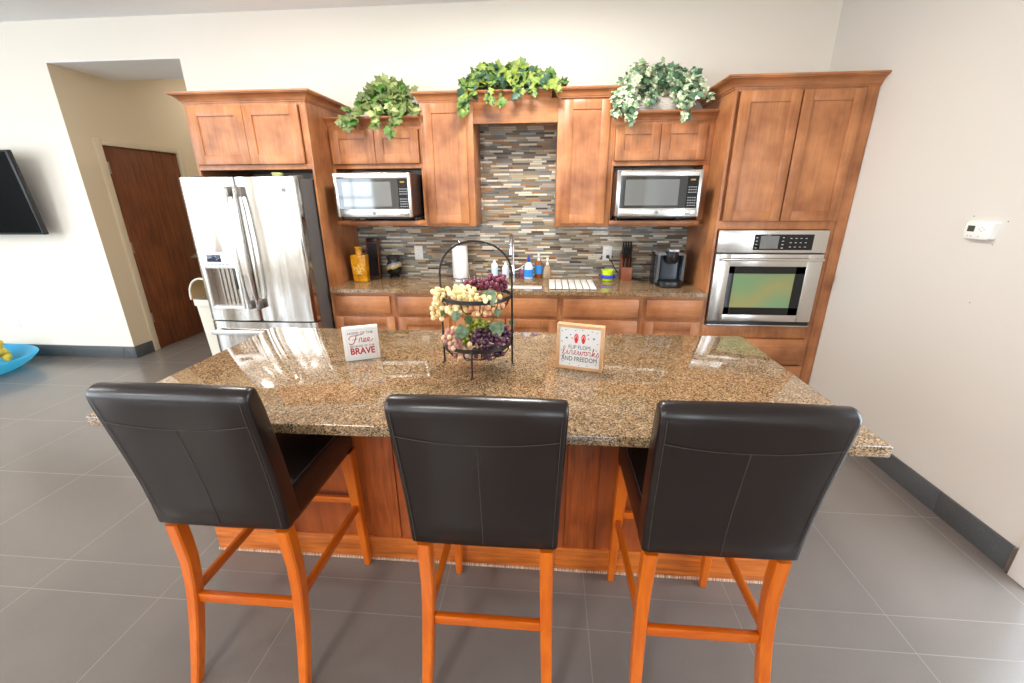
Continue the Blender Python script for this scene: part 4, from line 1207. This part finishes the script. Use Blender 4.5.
def bottle(label, x, y, body, mats, label_band=None, pump=None, cap=None, flat=0.7, name='soap_bottle'):
    t = thing(name, label, 'bottle', (x, y, ZB), group='bottles behind the sink')
    obj('body', M().lathe([(max(r, .001), ZB + z) for r, z in body], (x, y, 0), 24, 1.0, flat), mats[0], t)
    if label_band:
        z0, z1, mm = label_band
        rr = max(r for r, z in body if z0 - .03 <= z <= z1 + .03) + 0.0012
        obj('bottle_label', M().lathe([(rr - .002, ZB + z0), (rr, ZB + z0 + .001), (rr, ZB + z1 - .001), (rr - .002, ZB + z1)], (x, y, 0), 24, 1.0, flat), mm, t)
    top = body[-1][1]
    if cap:
        obj('cap', M().lathe([(cap[0], ZB + top + .0005), (cap[0], ZB + top + cap[1] * .6), (cap[0] * .55, ZB + top + cap[1] * .7), (cap[0] * .45, ZB + top + cap[1])], (x, y, 0), 18), cap[2], t)
    if pump:
        m = M().lathe([(.013, ZB + top + .0005), (.013, ZB + top + .016), (.005, ZB + top + .018), (.005, ZB + top + .045), (.010, ZB + top + .047), (.010, ZB + top + .058), (.003, ZB + top + .060)], (x, y, 0), 16)
        m.tube([(x, y, ZB + top + .052), (x - .006, y - .034, ZB + top + .048)], 0.0045, 8)
        obj('pump', m, pump, t)
    return t
def clear(name, c, rough=0.12):
    k = N(name); k.set(Base_Color=lin(c), Roughness=rough, Transmission_Weight=0.55, IOR=1.35); return k.m
m_lblue = plain('label_blue', (40, 130, 205), 0.4); m_lpale = plain('label_pale_blue', (190, 214, 230), 0.45)
m_cblue = plain('cap_blue', (34, 70, 170), 0.35)
bottle('white bottle with pale label, first to the right of the paper towel roll', -0.472, 3.80, [(.024, 0), (.028, .004), (.028, .120), (.022, .132), (.013, .138)], [m_white], (.03, .10, m_lpale), None, (.012, .024, m_white))
bottle('white bottle with blue print just left of the faucet', -0.372, 3.80, [(.026, 0), (.030, .004), (.030, .095), (.022, .110), (.015, .118)], [m_white], (.025, .085, plain('label_white_blue', (214, 226, 238), 0.4)), None, (.013, .028, m_white))
bottle('small squat pink soap bottle half hidden right of the faucet', -0.225, 3.842, [(.028, 0), (.032, .004), (.032, .050), (.020, .068), (.014, .074)], [clear('pink_soap', (206, 120, 150))], None, None, (.012, .016, m_white))
bottle('clear dish soap bottle with blue label and blue cap', -0.165, 3.775, [(.034, 0), (.040, .006), (.042, .06), (.036, .115), (.024, .140), (.013, .150)], [plain('soap_pale', (214, 224, 232), 0.2)], (.020, .085, m_lblue), None, (.014, .062, m_cblue))
bottle('amber hand soap bottle with blue label and tall white pump', -0.078, 3.835, [(.030, 0), (.034, .004), (.034, .125), (.028, .145), (.013, .155)], [clear('amber_soap', (196, 112, 62))], (.035, .115, m_lblue), m_white)
bottle('clear pump bottle with a little amber soap, rightmost behind the sink', 0.000, 3.820, [(.034, 0), (.038, .004), (.036, .06), (.024, .110), (.013, .122)], [clear('clear_amber_soap', (226, 196, 158))], None, m_white)

t = thing('dish_mat', 'white slatted dish drying mat lying right of the sink', 'mat', (0.20, 3.52, ZB))
m = M()
for i in range(7):
    x = 0.019 + i * 0.0538
    m.box(x, x + 0.0465, 3.325, 3.705, ZB + 0.003, ZB + 0.011, 0.003)
obj('slats', m, m_cloth, t)
obj('backing', M().box(0.0195, 0.389, 3.33, 3.70, ZB, ZB + 0.0035), plain('mat_backing', (96, 92, 88), 0.8), t)

t = thing('cup', 'lime green cup in a blue ring base by the knife block', 'cup', (0.520, 3.71, ZB))
m_lime = plain('lime_plastic', (190, 214, 28), 0.35)
obj('cup_body', M().lathe([(0.040, ZB), (0.045, ZB + .003), (0.046, ZB + .03), (0.051, ZB + .097), (0.0485, ZB + .097), (0.043, ZB + .03)], (0.52, 3.71, 0), 28), m_lime, t)
obj('ring_base', M().lathe([(0.0465, ZB + .026), (0.062, ZB + .030), (0.064, ZB + .040), (0.062, ZB + .052), (0.0485, ZB + .056)], (0.52, 3.71, 0), 28), plain('blue_plastic', (52, 52, 190), 0.35), t)

t = thing('knife_block', 'wooden knife block full of black-handled knives by the backsplash', 'knife block', (0.69, 3.80, ZB))
m = M()
x0, x1 = 0.640, 0.732
m.hexa([(x0, 3.745, ZB), (x1, 3.745, ZB), (x1, 3.775, ZB), (x0, 3.775, ZB), (x0, 3.745, ZB + .112), (x1, 3.745, ZB + .112), (x1, 3.775, ZB + .112), (x0, 3.775, ZB + .112)], 0.002)
m.hexa([(x0, 3.776, ZB), (x1, 3.776, ZB), (x1, 3.875, ZB), (x0, 3.875, ZB), (x0, 3.776, ZB + .16), (x1, 3.776, ZB + .16), (x1, 3.875, ZB + .235), (x0, 3.875, ZB + .235)], 0.002)
obj('block', m, m_block, t)
for r_ in range(3):
    for c_ in range(4 if r_ else 3):
        x = x0 + 0.014 + c_ * (0.0215 if r_ else 0.030)
        y = 3.760 if r_ == 0 else 3.800 + (r_ - 1) * 0.042
        zb = ZB + (0.1125, 0.185, 0.215)[r_]
        kn = thing('kitchen_knife', 'black-handled knife standing in the wooden knife block', 'knife', (x, y, zb), group='knives in the block')
        h = (0.075, 0.095, 0.105)[r_]
        m = M().tube([(x, y, zb), (x, y - 0.006, zb + h * .3), (x, y - 0.012, zb + h * .75), (x, y - 0.02, zb + h)], [0.0075, 0.0085, 0.0075, 0.009], 10)
        obj('handle', m, m_black, kn)
        m = M()
        for q in (.3, .6):
            m.sphere((x, y - 0.012 * q * 1.2 - 0.0075, zb + h * q), 0.0022, 1)
        obj('rivets', m, m_hinge, kn)

# single-cup coffee maker
t = thing('coffee_maker', 'black and silver single-cup coffee maker beside the oven tower', 'coffee maker', (0.985, 3.58, ZB))
m_cm = plain('coffee_maker_black', (30, 33, 38), 0.22); m_cms = plain('coffee_maker_silver', (170, 172, 174), 0.28, 0.6)
def rrect(x0, x1, y0, y1, r, n=6):
    out = []
    for cx, cy, a0 in ((x1 - r, y1 - r, 0), (x0 + r, y1 - r, 90), (x0 + r, y0 + r, 180), (x1 - r, y0 + r, 270)):
        for q in range(n + 1):
            a = math.radians(a0 + 90 * q / n); out.append((cx + r * math.cos(a), cy + r * math.sin(a)))
    return out
def extr(m, loop_fn, zs):
    m.rings([[(x, y, z) for x, y in loop_fn(i)] for i, z in enumerate(zs)])
m = M()
extr(m, lambda i: rrect(0.872, 1.098, 3.565, 3.74, 0.035), [ZB + .001, ZB + .26])
obj('reservoir_body', m, m_cm, t)
m = M()
extr(m, lambda i: rrect(0.884 + (.006 if i in (0, 3) else 0), 1.086 - (.006 if i in (0, 3) else 0), 3.435 + (.006 if i in (0, 3) else 0), 3.60, 0.075), [ZB + .001, ZB + .007, ZB + .046, ZB + .052])
obj('drip_base', m, m_black, t)
obj('drip_tray', M().box(0.935, 1.035, 3.433, 3.50, ZB + .012, ZB + .044, 0.006), plain('tray_dark', (50, 52, 55), 0.2), t)
m = M()
extr(m, lambda i: rrect(0.905, 1.065, 3.548, 3.60, 0.02), [ZB + .05, ZB + .215])
obj('front_panel', m, plain('coffee_panel_bluegrey', (58, 66, 76), 0.18), t)
m_cside = plain('coffee_side_grey', (92, 96, 100), 0.22, 0.4)
for a, b in ((0.876, 0.902), (1.072, 1.098)):
    m = M()
    extr(m, lambda i: rrect(a, b, 3.50, 3.66, 0.012), [ZB + .03, ZB + .250])
    obj('side_panel', m, m_cside, t)
m = M()
extr(m, lambda i: rrect(0.872 + i * .004, 1.098 - i * .004, 3.49 + i * .01, 3.73 - i * .004, 0.04), [ZB + .2505, ZB + .262, ZB + .272])
obj('top_cover', m, m_cms, t)
m = M()
m.rings([[(0.985 + .052 * a * math.cos(2 * PI * i / 24), 3.515 + .055 * a * math.sin(2 * PI * i / 24), ZB + z) for i in range(24)] for a, z in ((.75, .185), (.95, .20), (1, .25), (1, .272), (.9, .276))])
obj('brew_head', m, m_black, t)
m = M()
m.box(0.945, 1.025, 3.452, 3.535, ZB + .276, ZB + .302, 0.008, 3)
obj('lever_handle', m, m_cms, t)
m = M()
m.box(1.05, 1.085, 3.51, 3.57, ZB + .272, ZB + .279, 0.003)
for q in range(3):
    m.sphere((1.058 + q * .010, 3.525 + q * .012, ZB + .2795), 0.003, 1)
obj('buttons', m, m_black, t)
obj('power_cord', M().tube(spline([(0.86, 3.70, ZB + .008), (0.82, 3.74, ZB + .005), (0.78, 3.80, ZB + .005), (0.75, 3.86, ZB + .006)]), 0.0042, 8), m_black, t)

# outlets
def outlet(label, x, y, z, cord=False, plate=(0.078, 0.122)):
    t = thing('wall_outlet', label, 'outlet', (x, y, z))
    w, h = plate
    obj('cover_plate', M().box(x - w / 2, x + w / 2, y - 0.006, y - 0.0005, z - h / 2, z + h / 2, 0.002), m_trimw, t)
    m = M()
    for s in (-1, 1):
        m.box(x - 0.017, x + 0.017, y - 0.0075, y - 0.0062, z + s * 0.027 - 0.014, z + s * 0.027 + 0.014, 0.0005)
    so = obj('socket', m, m_white, t)
    m = M()
    for s in (-1, 1):
        for dx in (-0.006, 0.006):
            m.box(x + dx - 0.0012, x + dx + 0.0012, y - 0.0082, y - 0.0074, z + s * 0.027 - 0.003, z + s * 0.027 + 0.006)
    obj('slots', m, m_black, so)
    return t
outlet('white outlet on the mosaic backsplash above the black jar', -1.183, YB - 0.0125, 1.126)
outlet('white outlet on the mosaic backsplash with a black plug, beside the knives', 0.528, YB - 0.0125, 1.130)
outlet('white outlet low on the cream wall above the blue tub', -5.62, YB, 0.375)
t = thing('power_plug', 'black plug and cord running from the outlet to behind the knife block', 'plug', (0.530, 3.884, 1.10))
obj('plug', M().box(0.518, 0.546, 3.855, 3.8835, 1.088, 1.116, 0.005), m_black, t)
obj('cord', M().tube(spline([(0.535, 3.858, 1.098), (0.565, 3.862, 1.06), (0.60, 3.868, 1.00), (0.632, 3.880, 0.955)]), 0.0045, 8), m_black, t)
t = thing('small_dish', 'pale green shallow dish resting on top of the refrigerator', 'dish', (-2.05, 3.30, 1.7425))
obj('dish_body', M().lathe([(0.02, 1.7435), (0.03, 1.745), (0.042, 1.788), (0.040, 1.790), (0.028, 1.752)], (-2.05, 3.30, 0), 24), plain('pale_lime', (206, 210, 140), 0.5), t)

# thermostat on the right wall
t = thing('thermostat', 'white programmable thermostat on the right wall', 'thermostat', (XR, 2.312, 1.444))
m = M()
prof = []
for y, z in ((2.368, 1.482), (2.360, 1.486), (2.232, 1.486), (2.224, 1.480), (2.232, 1.41), (2.242, 1.404), (2.358, 1.401), (2.366, 1.406), (2.376, 1.444)):
    prof.append((y, z))
cyy, czz = 2.300, 1.445
m.rings([[(XR - d, cyy + (y - cyy) * s, czz + (z - czz) * s) for y, z in prof] for d, s in ((0.0005, 1), (0.020, 1), (0.028, 0.95), (0.030, 0.88))])
obj('housing', m, m_white, t)
obj('screen', M().box(XR - 0.0315, XR - 0.0295, 2.314, 2.350, 1.438, 1.466), plain('lcd_olive', (66, 68, 48), 0.2), t)
m = M()
for y, z in ((2.290, 1.452), (2.278, 1.461), (2.278, 1.443), (2.266, 1.452), (2.340, 1.418), (2.322, 1.418), (2.285, 1.417)):
    m.box(XR - 0.0318, XR - 0.0298, y - 0.004, y + 0.004, z - 0.0025, z + 0.0025, 0.0006)
obj('buttons', m, plain('button_grey', (190, 190, 188), 0.5), t)
m = M()
for y, z in ((2.20, 1.492), (2.235, 1.384), (2.245, 1.10), (2.372, 1.508)):
    m.sphere((XR, y, z), 0.0035, 1, (0.3, 1, 1))
tag(obj('wall_marks', m, plain('nail_hole_dark', (96, 88, 78), 0.8), at=(XR, 2.3, 1.45)), 'tiny dark nail marks on the wall around the thermostat', 'marks')

# ------------------------------------------------------------------ television
t = thing('television', 'black flat screen television on a tilting wall mount above the blue tub', 'television', (-5.35, 3.72, 1.29))
tw = 1.30
mat = Matrix.Translation((-4.73 - tw / 2, 3.745, 1.290)) @ Matrix.Rotation(math.radians(5.5), 4, 'X')
obj('casing', M().box(-tw / 2, tw / 2, 0.004, 0.045, 0, 0.735, 0.006, mat=mat), m_black, t)
obj('screen', M().box(-tw / 2 + .014, tw / 2 - .016, 0.0015, 0.008, 0.022, 0.722, mat=mat), plain('screen_black', (7, 9, 10), 0.35, Specular_IOR_Level=0.04), t)
m = M()
m.box(-tw / 2 + .012, -tw / 2 + .0135, 0.0005, 0.006, 0.02, 0.724, mat=mat); m.box(tw / 2 - .0155, tw / 2 - .0135, 0.0005, 0.006, 0.02, 0.724, mat=mat)
m.box(-tw / 2 + .004, tw / 2 - .004, 0.0005, 0.006, 0.003, 0.007, mat=mat)
obj('bezel_edge', m, plain('bezel_silver', (110, 116, 116), 0.3, 0.6), t)
obj('wall_bracket', M().box(-5.50, -5.20, 3.80, YB - 0.001, 1.45, 1.80, 0.004), m_grey, t)

# ------------------------------------------------------------------ blue tub with something yellow, cut by the left edge of the photo
k = N('translucent_cyan_plastic')
k.set(Base_Color=lin((84, 196, 240)), Roughness=0.15)
tr = k.n('ShaderNodeBsdfTranslucent'); tr.inputs['Color'].default_value = (*lin((150, 236, 255)), 1)
mx = k.n('ShaderNodeMixShader'); mx.inputs[0].default_value = 0.55
k.l(k.b.outputs[0], mx.inputs[1]); k.l(tr.outputs[0], mx.inputs[2]); k.l(mx.outputs[0], k.t.nodes['Material Output'].inputs['Surface'])
m_cyan = k.m
t = thing('plastic_tub', 'shallow translucent bright blue plastic tub on the floor at the left edge', 'tub', (TUB[0], TUB[1], 0))
rot = Matrix.Rotation(TUB[4], 3, 'Z')
pr = [(0.55, 0.001), (0.62, 0.004), (0.74, 0.035), (0.88, 0.085), (0.97, 0.130), (1.0, 0.152), (0.985, 0.156), (0.95, 0.138), (0.85, 0.088), (0.72, 0.042), (0.60, 0.014), (0.40, 0.010)]
rings = []
for r, z in pr:
    ring = []
    for i in range(56):
        a = 2 * PI * i / 56
        e = Vector((TUB[2] * r * math.copysign(abs(math.cos(a)) ** 1.0, math.cos(a)), TUB[3] * r * math.sin(a) * (1 - 0.25 * abs(math.cos(a)) ** 3), z))
        e = rot @ e
        ring.append((TUB[0] + e.x, TUB[1] + e.y, e.z))
    rings.append(ring)
obj('tub_shell', M().rings(rings), m_cyan, t)
t = thing('yellow_sponge', 'lumpy yellow object lying in the blue tub at the left edge', 'sponge', (YEL[0], YEL[1], 0.02))
m = M()
for i in range(44):
    a = rnd.uniform(0, 2 * PI); b = rnd.uniform(0, 1)
    m.sphere((YEL[0] + 0.06 * math.cos(a) * (1 - b * .6), YEL[1] + 0.06 * math.sin(a) * (1 - b * .6), 0.07 + 0.19 * b), 0.028 + rnd.uniform(0, .01), 2)
obj('lumps', m, plain('mustard_foam', (222, 190, 70), 0.8, 0, 40), t)

# bin beside the fridge
BX, BY = -2.998, 3.600
t = thing('trash_bin', 'tall cream plastic trash bin with its arched lid raised, left of the refrigerator', 'trash bin', (BX, BY, 0))
m = M()
def bl(s, dz): return [(BX + x * s, BY + y * s) for x, y in rrect(-0.125, 0.125, -0.17, 0.17, 0.05)]
m.rings([[(x, y, z) for x, y in bl(s, 0)] for s, z in ((.78, .001), (.80, .02), (.98, .705), (1.06, .71), (1.06, .765), (1.0, .765), (.95, .72), (.76, .03))])
obj('bin_body', m, m_bin, t)
lid = []
n = 16
for q in range(n + 1):
    a = PI * q / n
    lid.append((-0.128 * math.cos(a), 0.766 + 0.185 * math.sin(a) ** 0.75))
m = M()
m.rings([[(BX + x, BY + dy, z) for x, z in lid] for dy in (-0.172, -0.168, 0.168)], cap=False, closed=False)
m.rings([[(BX + x * 0.965, BY + dy, 0.766 + (z - 0.766) * 0.965) for x, z in lid] for dy in (0.168, -0.168, -0.172)], cap=False, closed=False)
m.rings([[(BX + x, BY + dy, z) for x, z in lid] for dy in (0.164, 0.169)])
obj('lid', m, m_bin_in, t)
obj('lid_rim', M().tube([(BX + x * 0.985, BY - 0.172, z) for x, z in lid], 0.009, 8), m_bin, t)
# ------------------------------------------------------------------ ivy on top of the cabinets
def leafmat(name, stops, scale=18):
    k = N(name); n = k.noise(k.coord(), scale, 3)
    k.set(Base_Color=k.ramp(n, [(p, lin(c)) for p, c in stops]), Roughness=0.5)
    return k.m
IVY = [(0, 0.0), (-0.16, 0.16), (-0.04, 0.36), (0.06, 0.44), (0.20, 0.36), (0.26, 0.26), (0.44, 0.42), (0.60, 0.44), (0.64, 0.24), (0.80, 0.14), (1.0, 0.0)]
def add_leaf(bm, c, u, nrm, s, mi):
    u = u.normalized(); v = nrm.cross(u)
    if v.length < 1e-3: v = Vector((1, 0, 0))
    v.normalize(); w = u.cross(v).normalized()
    curl = rnd.uniform(0.05, 0.22)
    mid = []
    for a in (0.0, 0.2, 0.45, 0.65, 1.0):
        mid.append(bm.verts.new(c + u * s * a - w * s * curl * a * a))
    for sg in (1, -1):
        e = [bm.verts.new(c + u * s * a + v * (sg * s * b) - w * s * (curl * a * a + 0.18 * b)) for a, b in IVY[1:-1]]
        polys = [[mid[0], e[0], e[1], e[2], mid[1]], [mid[1], e[2], e[3], e[4], mid[2]], [mid[2], e[4], e[5], e[6], mid[3]], [mid[3], e[6], e[7], e[8], mid[4]]]
        for p in polys:
            try:
                f = bm.faces.new(p if sg > 0 else p[::-1]); f.material_index = mi; f.smooth = False
            except ValueError:
                pass
def ivy(label, base, pot_fn, mats, wts, vines, fill, size, front, ztop, ylim):
    t = thing('ivy_plant', label, 'plant', base, group='artificial ivy on top of the cabinets')
    pot_fn(t)
    bm = bmesh.new(); st = M()
    def ok(p):
        if p.y > ylim - size * 0.8: return False
        if p.y > front - 0.02 and p.z < ztop + 0.012: return False
        return True
    def put(p, dirv, s):
        if not ok(p): return
        nrm = Vector((rnd.gauss(0, .45), -1 + rnd.gauss(0, .3), 0.55 + rnd.gauss(0, .4)))
        tip = p + dirv.normalized() * s
        if not ok(tip): dirv = Vector((dirv.x, -abs(dirv.y) - .2, abs(dirv.z) * .3))
        mi = rnd.choices(range(len(mats)), wts)[0]
        add_leaf(bm, p, dirv, nrm, s * rnd.uniform(.75, 1.15), mi)
    for path in vines:
        P = spline(path, 7)
        st.tube(P, 0.0022, 5)
        for i in range(1, len(P)):
            d = (P[i] - P[i - 1])
            for q in range(2):
                off = Vector((rnd.uniform(-.022, .022), rnd.uniform(-.03, .012), rnd.uniform(-.018, .022)))
                put(P[i] + off, d.normalized() * .4 + Vector((rnd.gauss(0, .6), rnd.gauss(-.25, .3), rnd.gauss(-.25, .5))), size * (0.85 if i > len(P) * .8 else 1))
    for cx, cy, cz, rx, ry, rz, n in fill:
        for i in range(n):
            v = Vector((rnd.gauss(0, 1), rnd.gauss(0, 1), rnd.gauss(0, 1))).normalized() * rnd.uniform(.55, 1.0)
            p = Vector((cx + v.x * rx, cy + v.y * ry, cz + v.z * rz))
            put(p, Vector((v.x * .8 + rnd.gauss(0, .4), v.y * .5 - .3, v.z * .6 - .25 + rnd.gauss(0, .4))), size)
    m = M(); m.bm.free(); m.bm = bm
    b = Vector(base)
    m.bm.transform(Matrix.Translation(-b))
    me = bpy.data.meshes.new('foliage'); bm.to_mesh(me); bm.free()
    for q in mats: me.materials.append(q)
    o = bpy.data.objects.new('foliage', me); C.objects.link(o); o.parent = t; o['_b'] = list(base)
    obj('vines', st, m_stem, t)
def vine(cx, cy, cz, dx, dy, up, dx2, dy2, dz2):
    return [(cx, cy, cz), (cx + dx * .5, cy + dy * .5, cz + up), (cx + dx, cy + dy, cz + up * .7), (cx + dx2, cy + dy2, cz + dz2)]
k = N('wicker_brown'); sp = k.n('ShaderNodeSeparateXYZ'); tc = k.n('ShaderNodeTexCoord'); k.l(tc.outputs['Object'], sp.inputs[0])
wv = k.n('ShaderNodeTexWave'); wv.bands_direction = 'Z'; wv.inputs['Scale'].default_value = 28; k.l(tc.outputs['Object'], wv.inputs['Vector'])
k.set(Base_Color=k.mix(wv.outputs['Fac'], lin((92, 48, 24)), lin((176, 108, 62))), Roughness=0.7); k.bump(wv.outputs['Fac'], .5, .004); m_wick = k.m
def pot1(t):
    obj('basket', M().lathe([(0.062, 2.133), (0.068, 2.14), (0.088, 2.245), (0.092, 2.262), (0.084, 2.262), (0.078, 2.22)], (-1.243, 3.735, 0), 28), m_wick, t)
ivy('green ivy in a brown wicker pot above the left microwave cabinet', (-1.243, 3.735, 2.1325), pot1,
    [leafmat('ivy_olive', [(0.3, (84, 104, 56)), (0.7, (138, 150, 88))]), leafmat('ivy_bright', [(0.3, (58, 108, 34)), (0.7, (104, 148, 60))]), leafmat('ivy_pale', [(0.3, (146, 158, 90)), (0.7, (196, 204, 140))])], [.5, .32, .18],
    [vine(-1.243, 3.72, 2.25, -.20, -.06, .10, -.28, -.19, -.02), [(-1.25, 3.71, 2.24), (-1.37, 3.62, 2.28), (-1.46, 3.50, 2.20), (-1.52, 3.47, 2.16), (-1.565, 3.46, 2.155)],
     vine(-1.243, 3.70, 2.25, -.06, -.14, .06, -.06, -.245, -.13), vine(-1.243, 3.70, 2.25, .05, -.14, .07, .045, -.25, -.16), vine(-1.243, 3.70, 2.25, .10, -.12, .08, .12, -.245, -.10),
     vine(-1.243, 3.72, 2.25, .10, -.06, .17, .17, -.05, .12), vine(-1.243, 3.72, 2.25, -.12, -.05, .20, -.22, -.10, .10), vine(-1.243, 3.72, 2.26, .02, -.05, .16, .10, -.04, .18), vine(-1.243, 3.72, 2.26, -.05, -.04, .2, -.13, -.05, .16), vine(-1.243, 3.7, 2.25, .12, -.08, .05, .21, -.14, -.04)],
    [(-1.25, 3.70, 2.30, .17, .11, .10, 48), (-1.18, 3.64, 2.26, .14, .06, .06, 12)], 0.070, 3.515, 2.197, 3.90)
def pot2(t):
    obj('basket', M().lathe([(0.15, 2.2915), (0.16, 2.30), (0.185, 2.39), (0.19, 2.405), (0.178, 2.405), (0.165, 2.34)], (-0.30, 3.74, 0), 32, 1.0, .55), m_wick, t)
v2 = []
for dx, up, dz in ((-.34, .05, -.13), (-.26, .10, -.09), (-.14, .06, -.12), (-.05, .08, -.15), (.06, .08, -.09), (.16, .08, -.07), (.24, .06, -.03), (.33, .03, -.05)):
    v2.append([(-0.30 + dx * .3, 3.70, 2.39), (-0.30 + dx * .6, 3.63, 2.41 + up), (-0.30 + dx * .9, 3.55, 2.39 + up * .5), (-0.30 + dx, 3.47, 2.40 + dz)])
v2 += [[(-.4, 3.7, 2.39), (-.52, 3.68, 2.47), (-.60, 3.62, 2.43), (-.645, 3.50, 2.32), (-.635, 3.475, 2.25), (-.63, 3.475, 2.21)], [(-.2, 3.7, 2.39), (-.05, 3.67, 2.47), (.04, 3.62, 2.40), (.09, 3.56, 2.385)], [(-.35, 3.7, 2.4), (-.42, 3.7, 2.53), (-.50, 3.66, 2.53)]]
ivy('wide light and dark green ivy spread over the valance above the tiled alcove', (-0.30, 3.74, 2.2912), pot2,
    [leafmat('ivy_yellow_green', [(0.3, (98, 124, 44)), (0.7, (158, 170, 80))]), leafmat('ivy_dark', [(0.3, (40, 72, 52)), (0.7, (72, 104, 78))]), leafmat('ivy_mid', [(0.3, (72, 106, 46)), (0.7, (122, 148, 76))])], [.44, .26, .30],
    v2, [(-.32, 3.66, 2.46, .26, .11, .085, 120), (-.28, 3.58, 2.40, .30, .06, .05, 60)], 0.066, 3.512, 2.358, 3.90)
k = N('birch_bark_white'); n = k.noise(k.coord((2, 2, 14)), 9, 4, .7); k.set(Base_Color=k.ramp(n, [(0.30, lin((150, 134, 118))), (0.45, lin((220, 210, 198))), (0.7, lin((244, 240, 232)))]), Roughness=0.8); k.bump(n, .5, .006); m_bark = k.m
def pot3(t):
    m = M()
    rings = []
    for q in range(13):
        a = PI * q / 12
        r = 1.0 if 0 < q < 12 else 0.93
        rings.append([(0.765 - 0.19 * math.cos(a) * (1.0) , 3.72 + 0.085 * math.cos(b) * (0.35 + 0.65 * math.sin(a)), 2.2305 + 0.098 * math.sin(b) * (0.30 + 0.70 * math.sin(a)) ** 1.0) for b in [2 * PI * i / 24 for i in range(24)]])
    m.rings(rings)
    obj('basket', m, m_bark, t)
v3 = []
cx = 0.765
for dx, up, dz, fy in ((-.30, .16, -.10, 3.48), (-.26, .20, -.06, 3.47), (-.22, .18, -.10, 3.47), (-.18, .22, -.14, 3.475), (.19, .20, -.13, 3.475), (.17, .22, -.08, 3.47), (.22, .18, -.04, 3.48)):
    v3.append([(cx + dx * .2, 3.74, 2.30), (cx + dx * .5, 3.68, 2.29 + up), (cx + dx * .9, 3.58, 2.30 + up * .4), (cx + dx, fy, 2.27), (cx + dx, fy, 2.27 + dz)])
v3 += [[(cx, 3.74, 2.32), (cx - .1, 3.70, 2.48), (cx - .14, 3.66, 2.515)], [(cx, 3.74, 2.32), (cx + .05, 3.70, 2.47), (cx + .01, 3.66, 2.51)], [(cx + .1, 3.7, 2.32), (cx + .24, 3.62, 2.42), (cx + .28, 3.55, 2.33), (cx + .34, 3.52, 2.27)], [(cx, 3.72, 2.36), (cx + .16, 3.66, 2.46), (cx + .27, 3.6, 2.44)], [(cx - .05, 3.62, 2.33), (cx - .03, 3.60, 2.30), (cx - .05, 3.59, 2.27)]]
ivy('variegated white and green ivy in a pale bark basket above the right microwave cabinet', (0.765, 3.72, 2.1325), pot3,
    [leafmat('ivy_variegated', [(0.35, (86, 126, 84)), (0.5, (150, 172, 132)), (0.62, (232, 230, 202))], 40), leafmat('ivy_deep', [(0.3, (48, 88, 62)), (0.7, (92, 128, 92))]), leafmat('ivy_cream', [(0.35, (232, 230, 206)), (0.7, (150, 174, 120))], 40)], [.48, .30, .22],
    v3, [(cx - .02, 3.70, 2.435, .22, .10, .055, 90), (cx - .23, 3.60, 2.32, .07, .08, .10, 48), (cx + .20, 3.60, 2.33, .06, .08, .10, 38)], 0.056, 3.515, 2.197, 3.90)
# ------------------------------------------------------------------ camera and view
f_px, pitch, yaw, roll = 425.294411, 0.329370963, -0.0835861772, -0.00557076991
cp, sp_, cy_, sy_ = math.cos(pitch), math.sin(pitch), math.cos(yaw), math.sin(yaw)
fw = Vector((sy_ * cp, cy_ * cp, -sp_)); r0 = Vector((cy_, -sy_, 0)); u0 = r0.cross(fw)
rr_ = math.cos(roll) * r0 + math.sin(roll) * u0; uu_ = -math.sin(roll) * r0 + math.cos(roll) * u0
cd = bpy.data.cameras.new('camera'); cam = bpy.data.objects.new('camera', cd); C.objects.link(cam)
cd.sensor_fit = 'HORIZONTAL'; cd.sensor_width = 36.0; cd.lens = 36.0 * f_px / 1024.0; cd.clip_start = 0.02
cam.matrix_world = Matrix(((rr_.x, uu_.x, -fw.x, 0), (rr_.y, uu_.y, -fw.y, 0), (rr_.z, uu_.z, -fw.z, 1.614), (0, 0, 0, 1)))
sc = bpy.context.scene
sc.camera = cam
sc.view_settings.view_transform = 'Standard'; sc.view_settings.look = 'None'
sc.view_settings.exposure = EXPOSURE; sc.view_settings.gamma = 1.0; sc.view_settings.use_curve_mapping = False
sc.cycles.use_denoising = True
sc.cycles.max_bounces = 10; sc.cycles.diffuse_bounces = 5; sc.cycles.glossy_bounces = 4; sc.cycles.transmission_bounces = 6
sc.cycles.sample_clamp_indirect = 6.0; sc.cycles.caustics_reflective = False; sc.cycles.caustics_refractive = False
for o in bpy.data.objects:
    if '_b' in o:
        del o['_b']
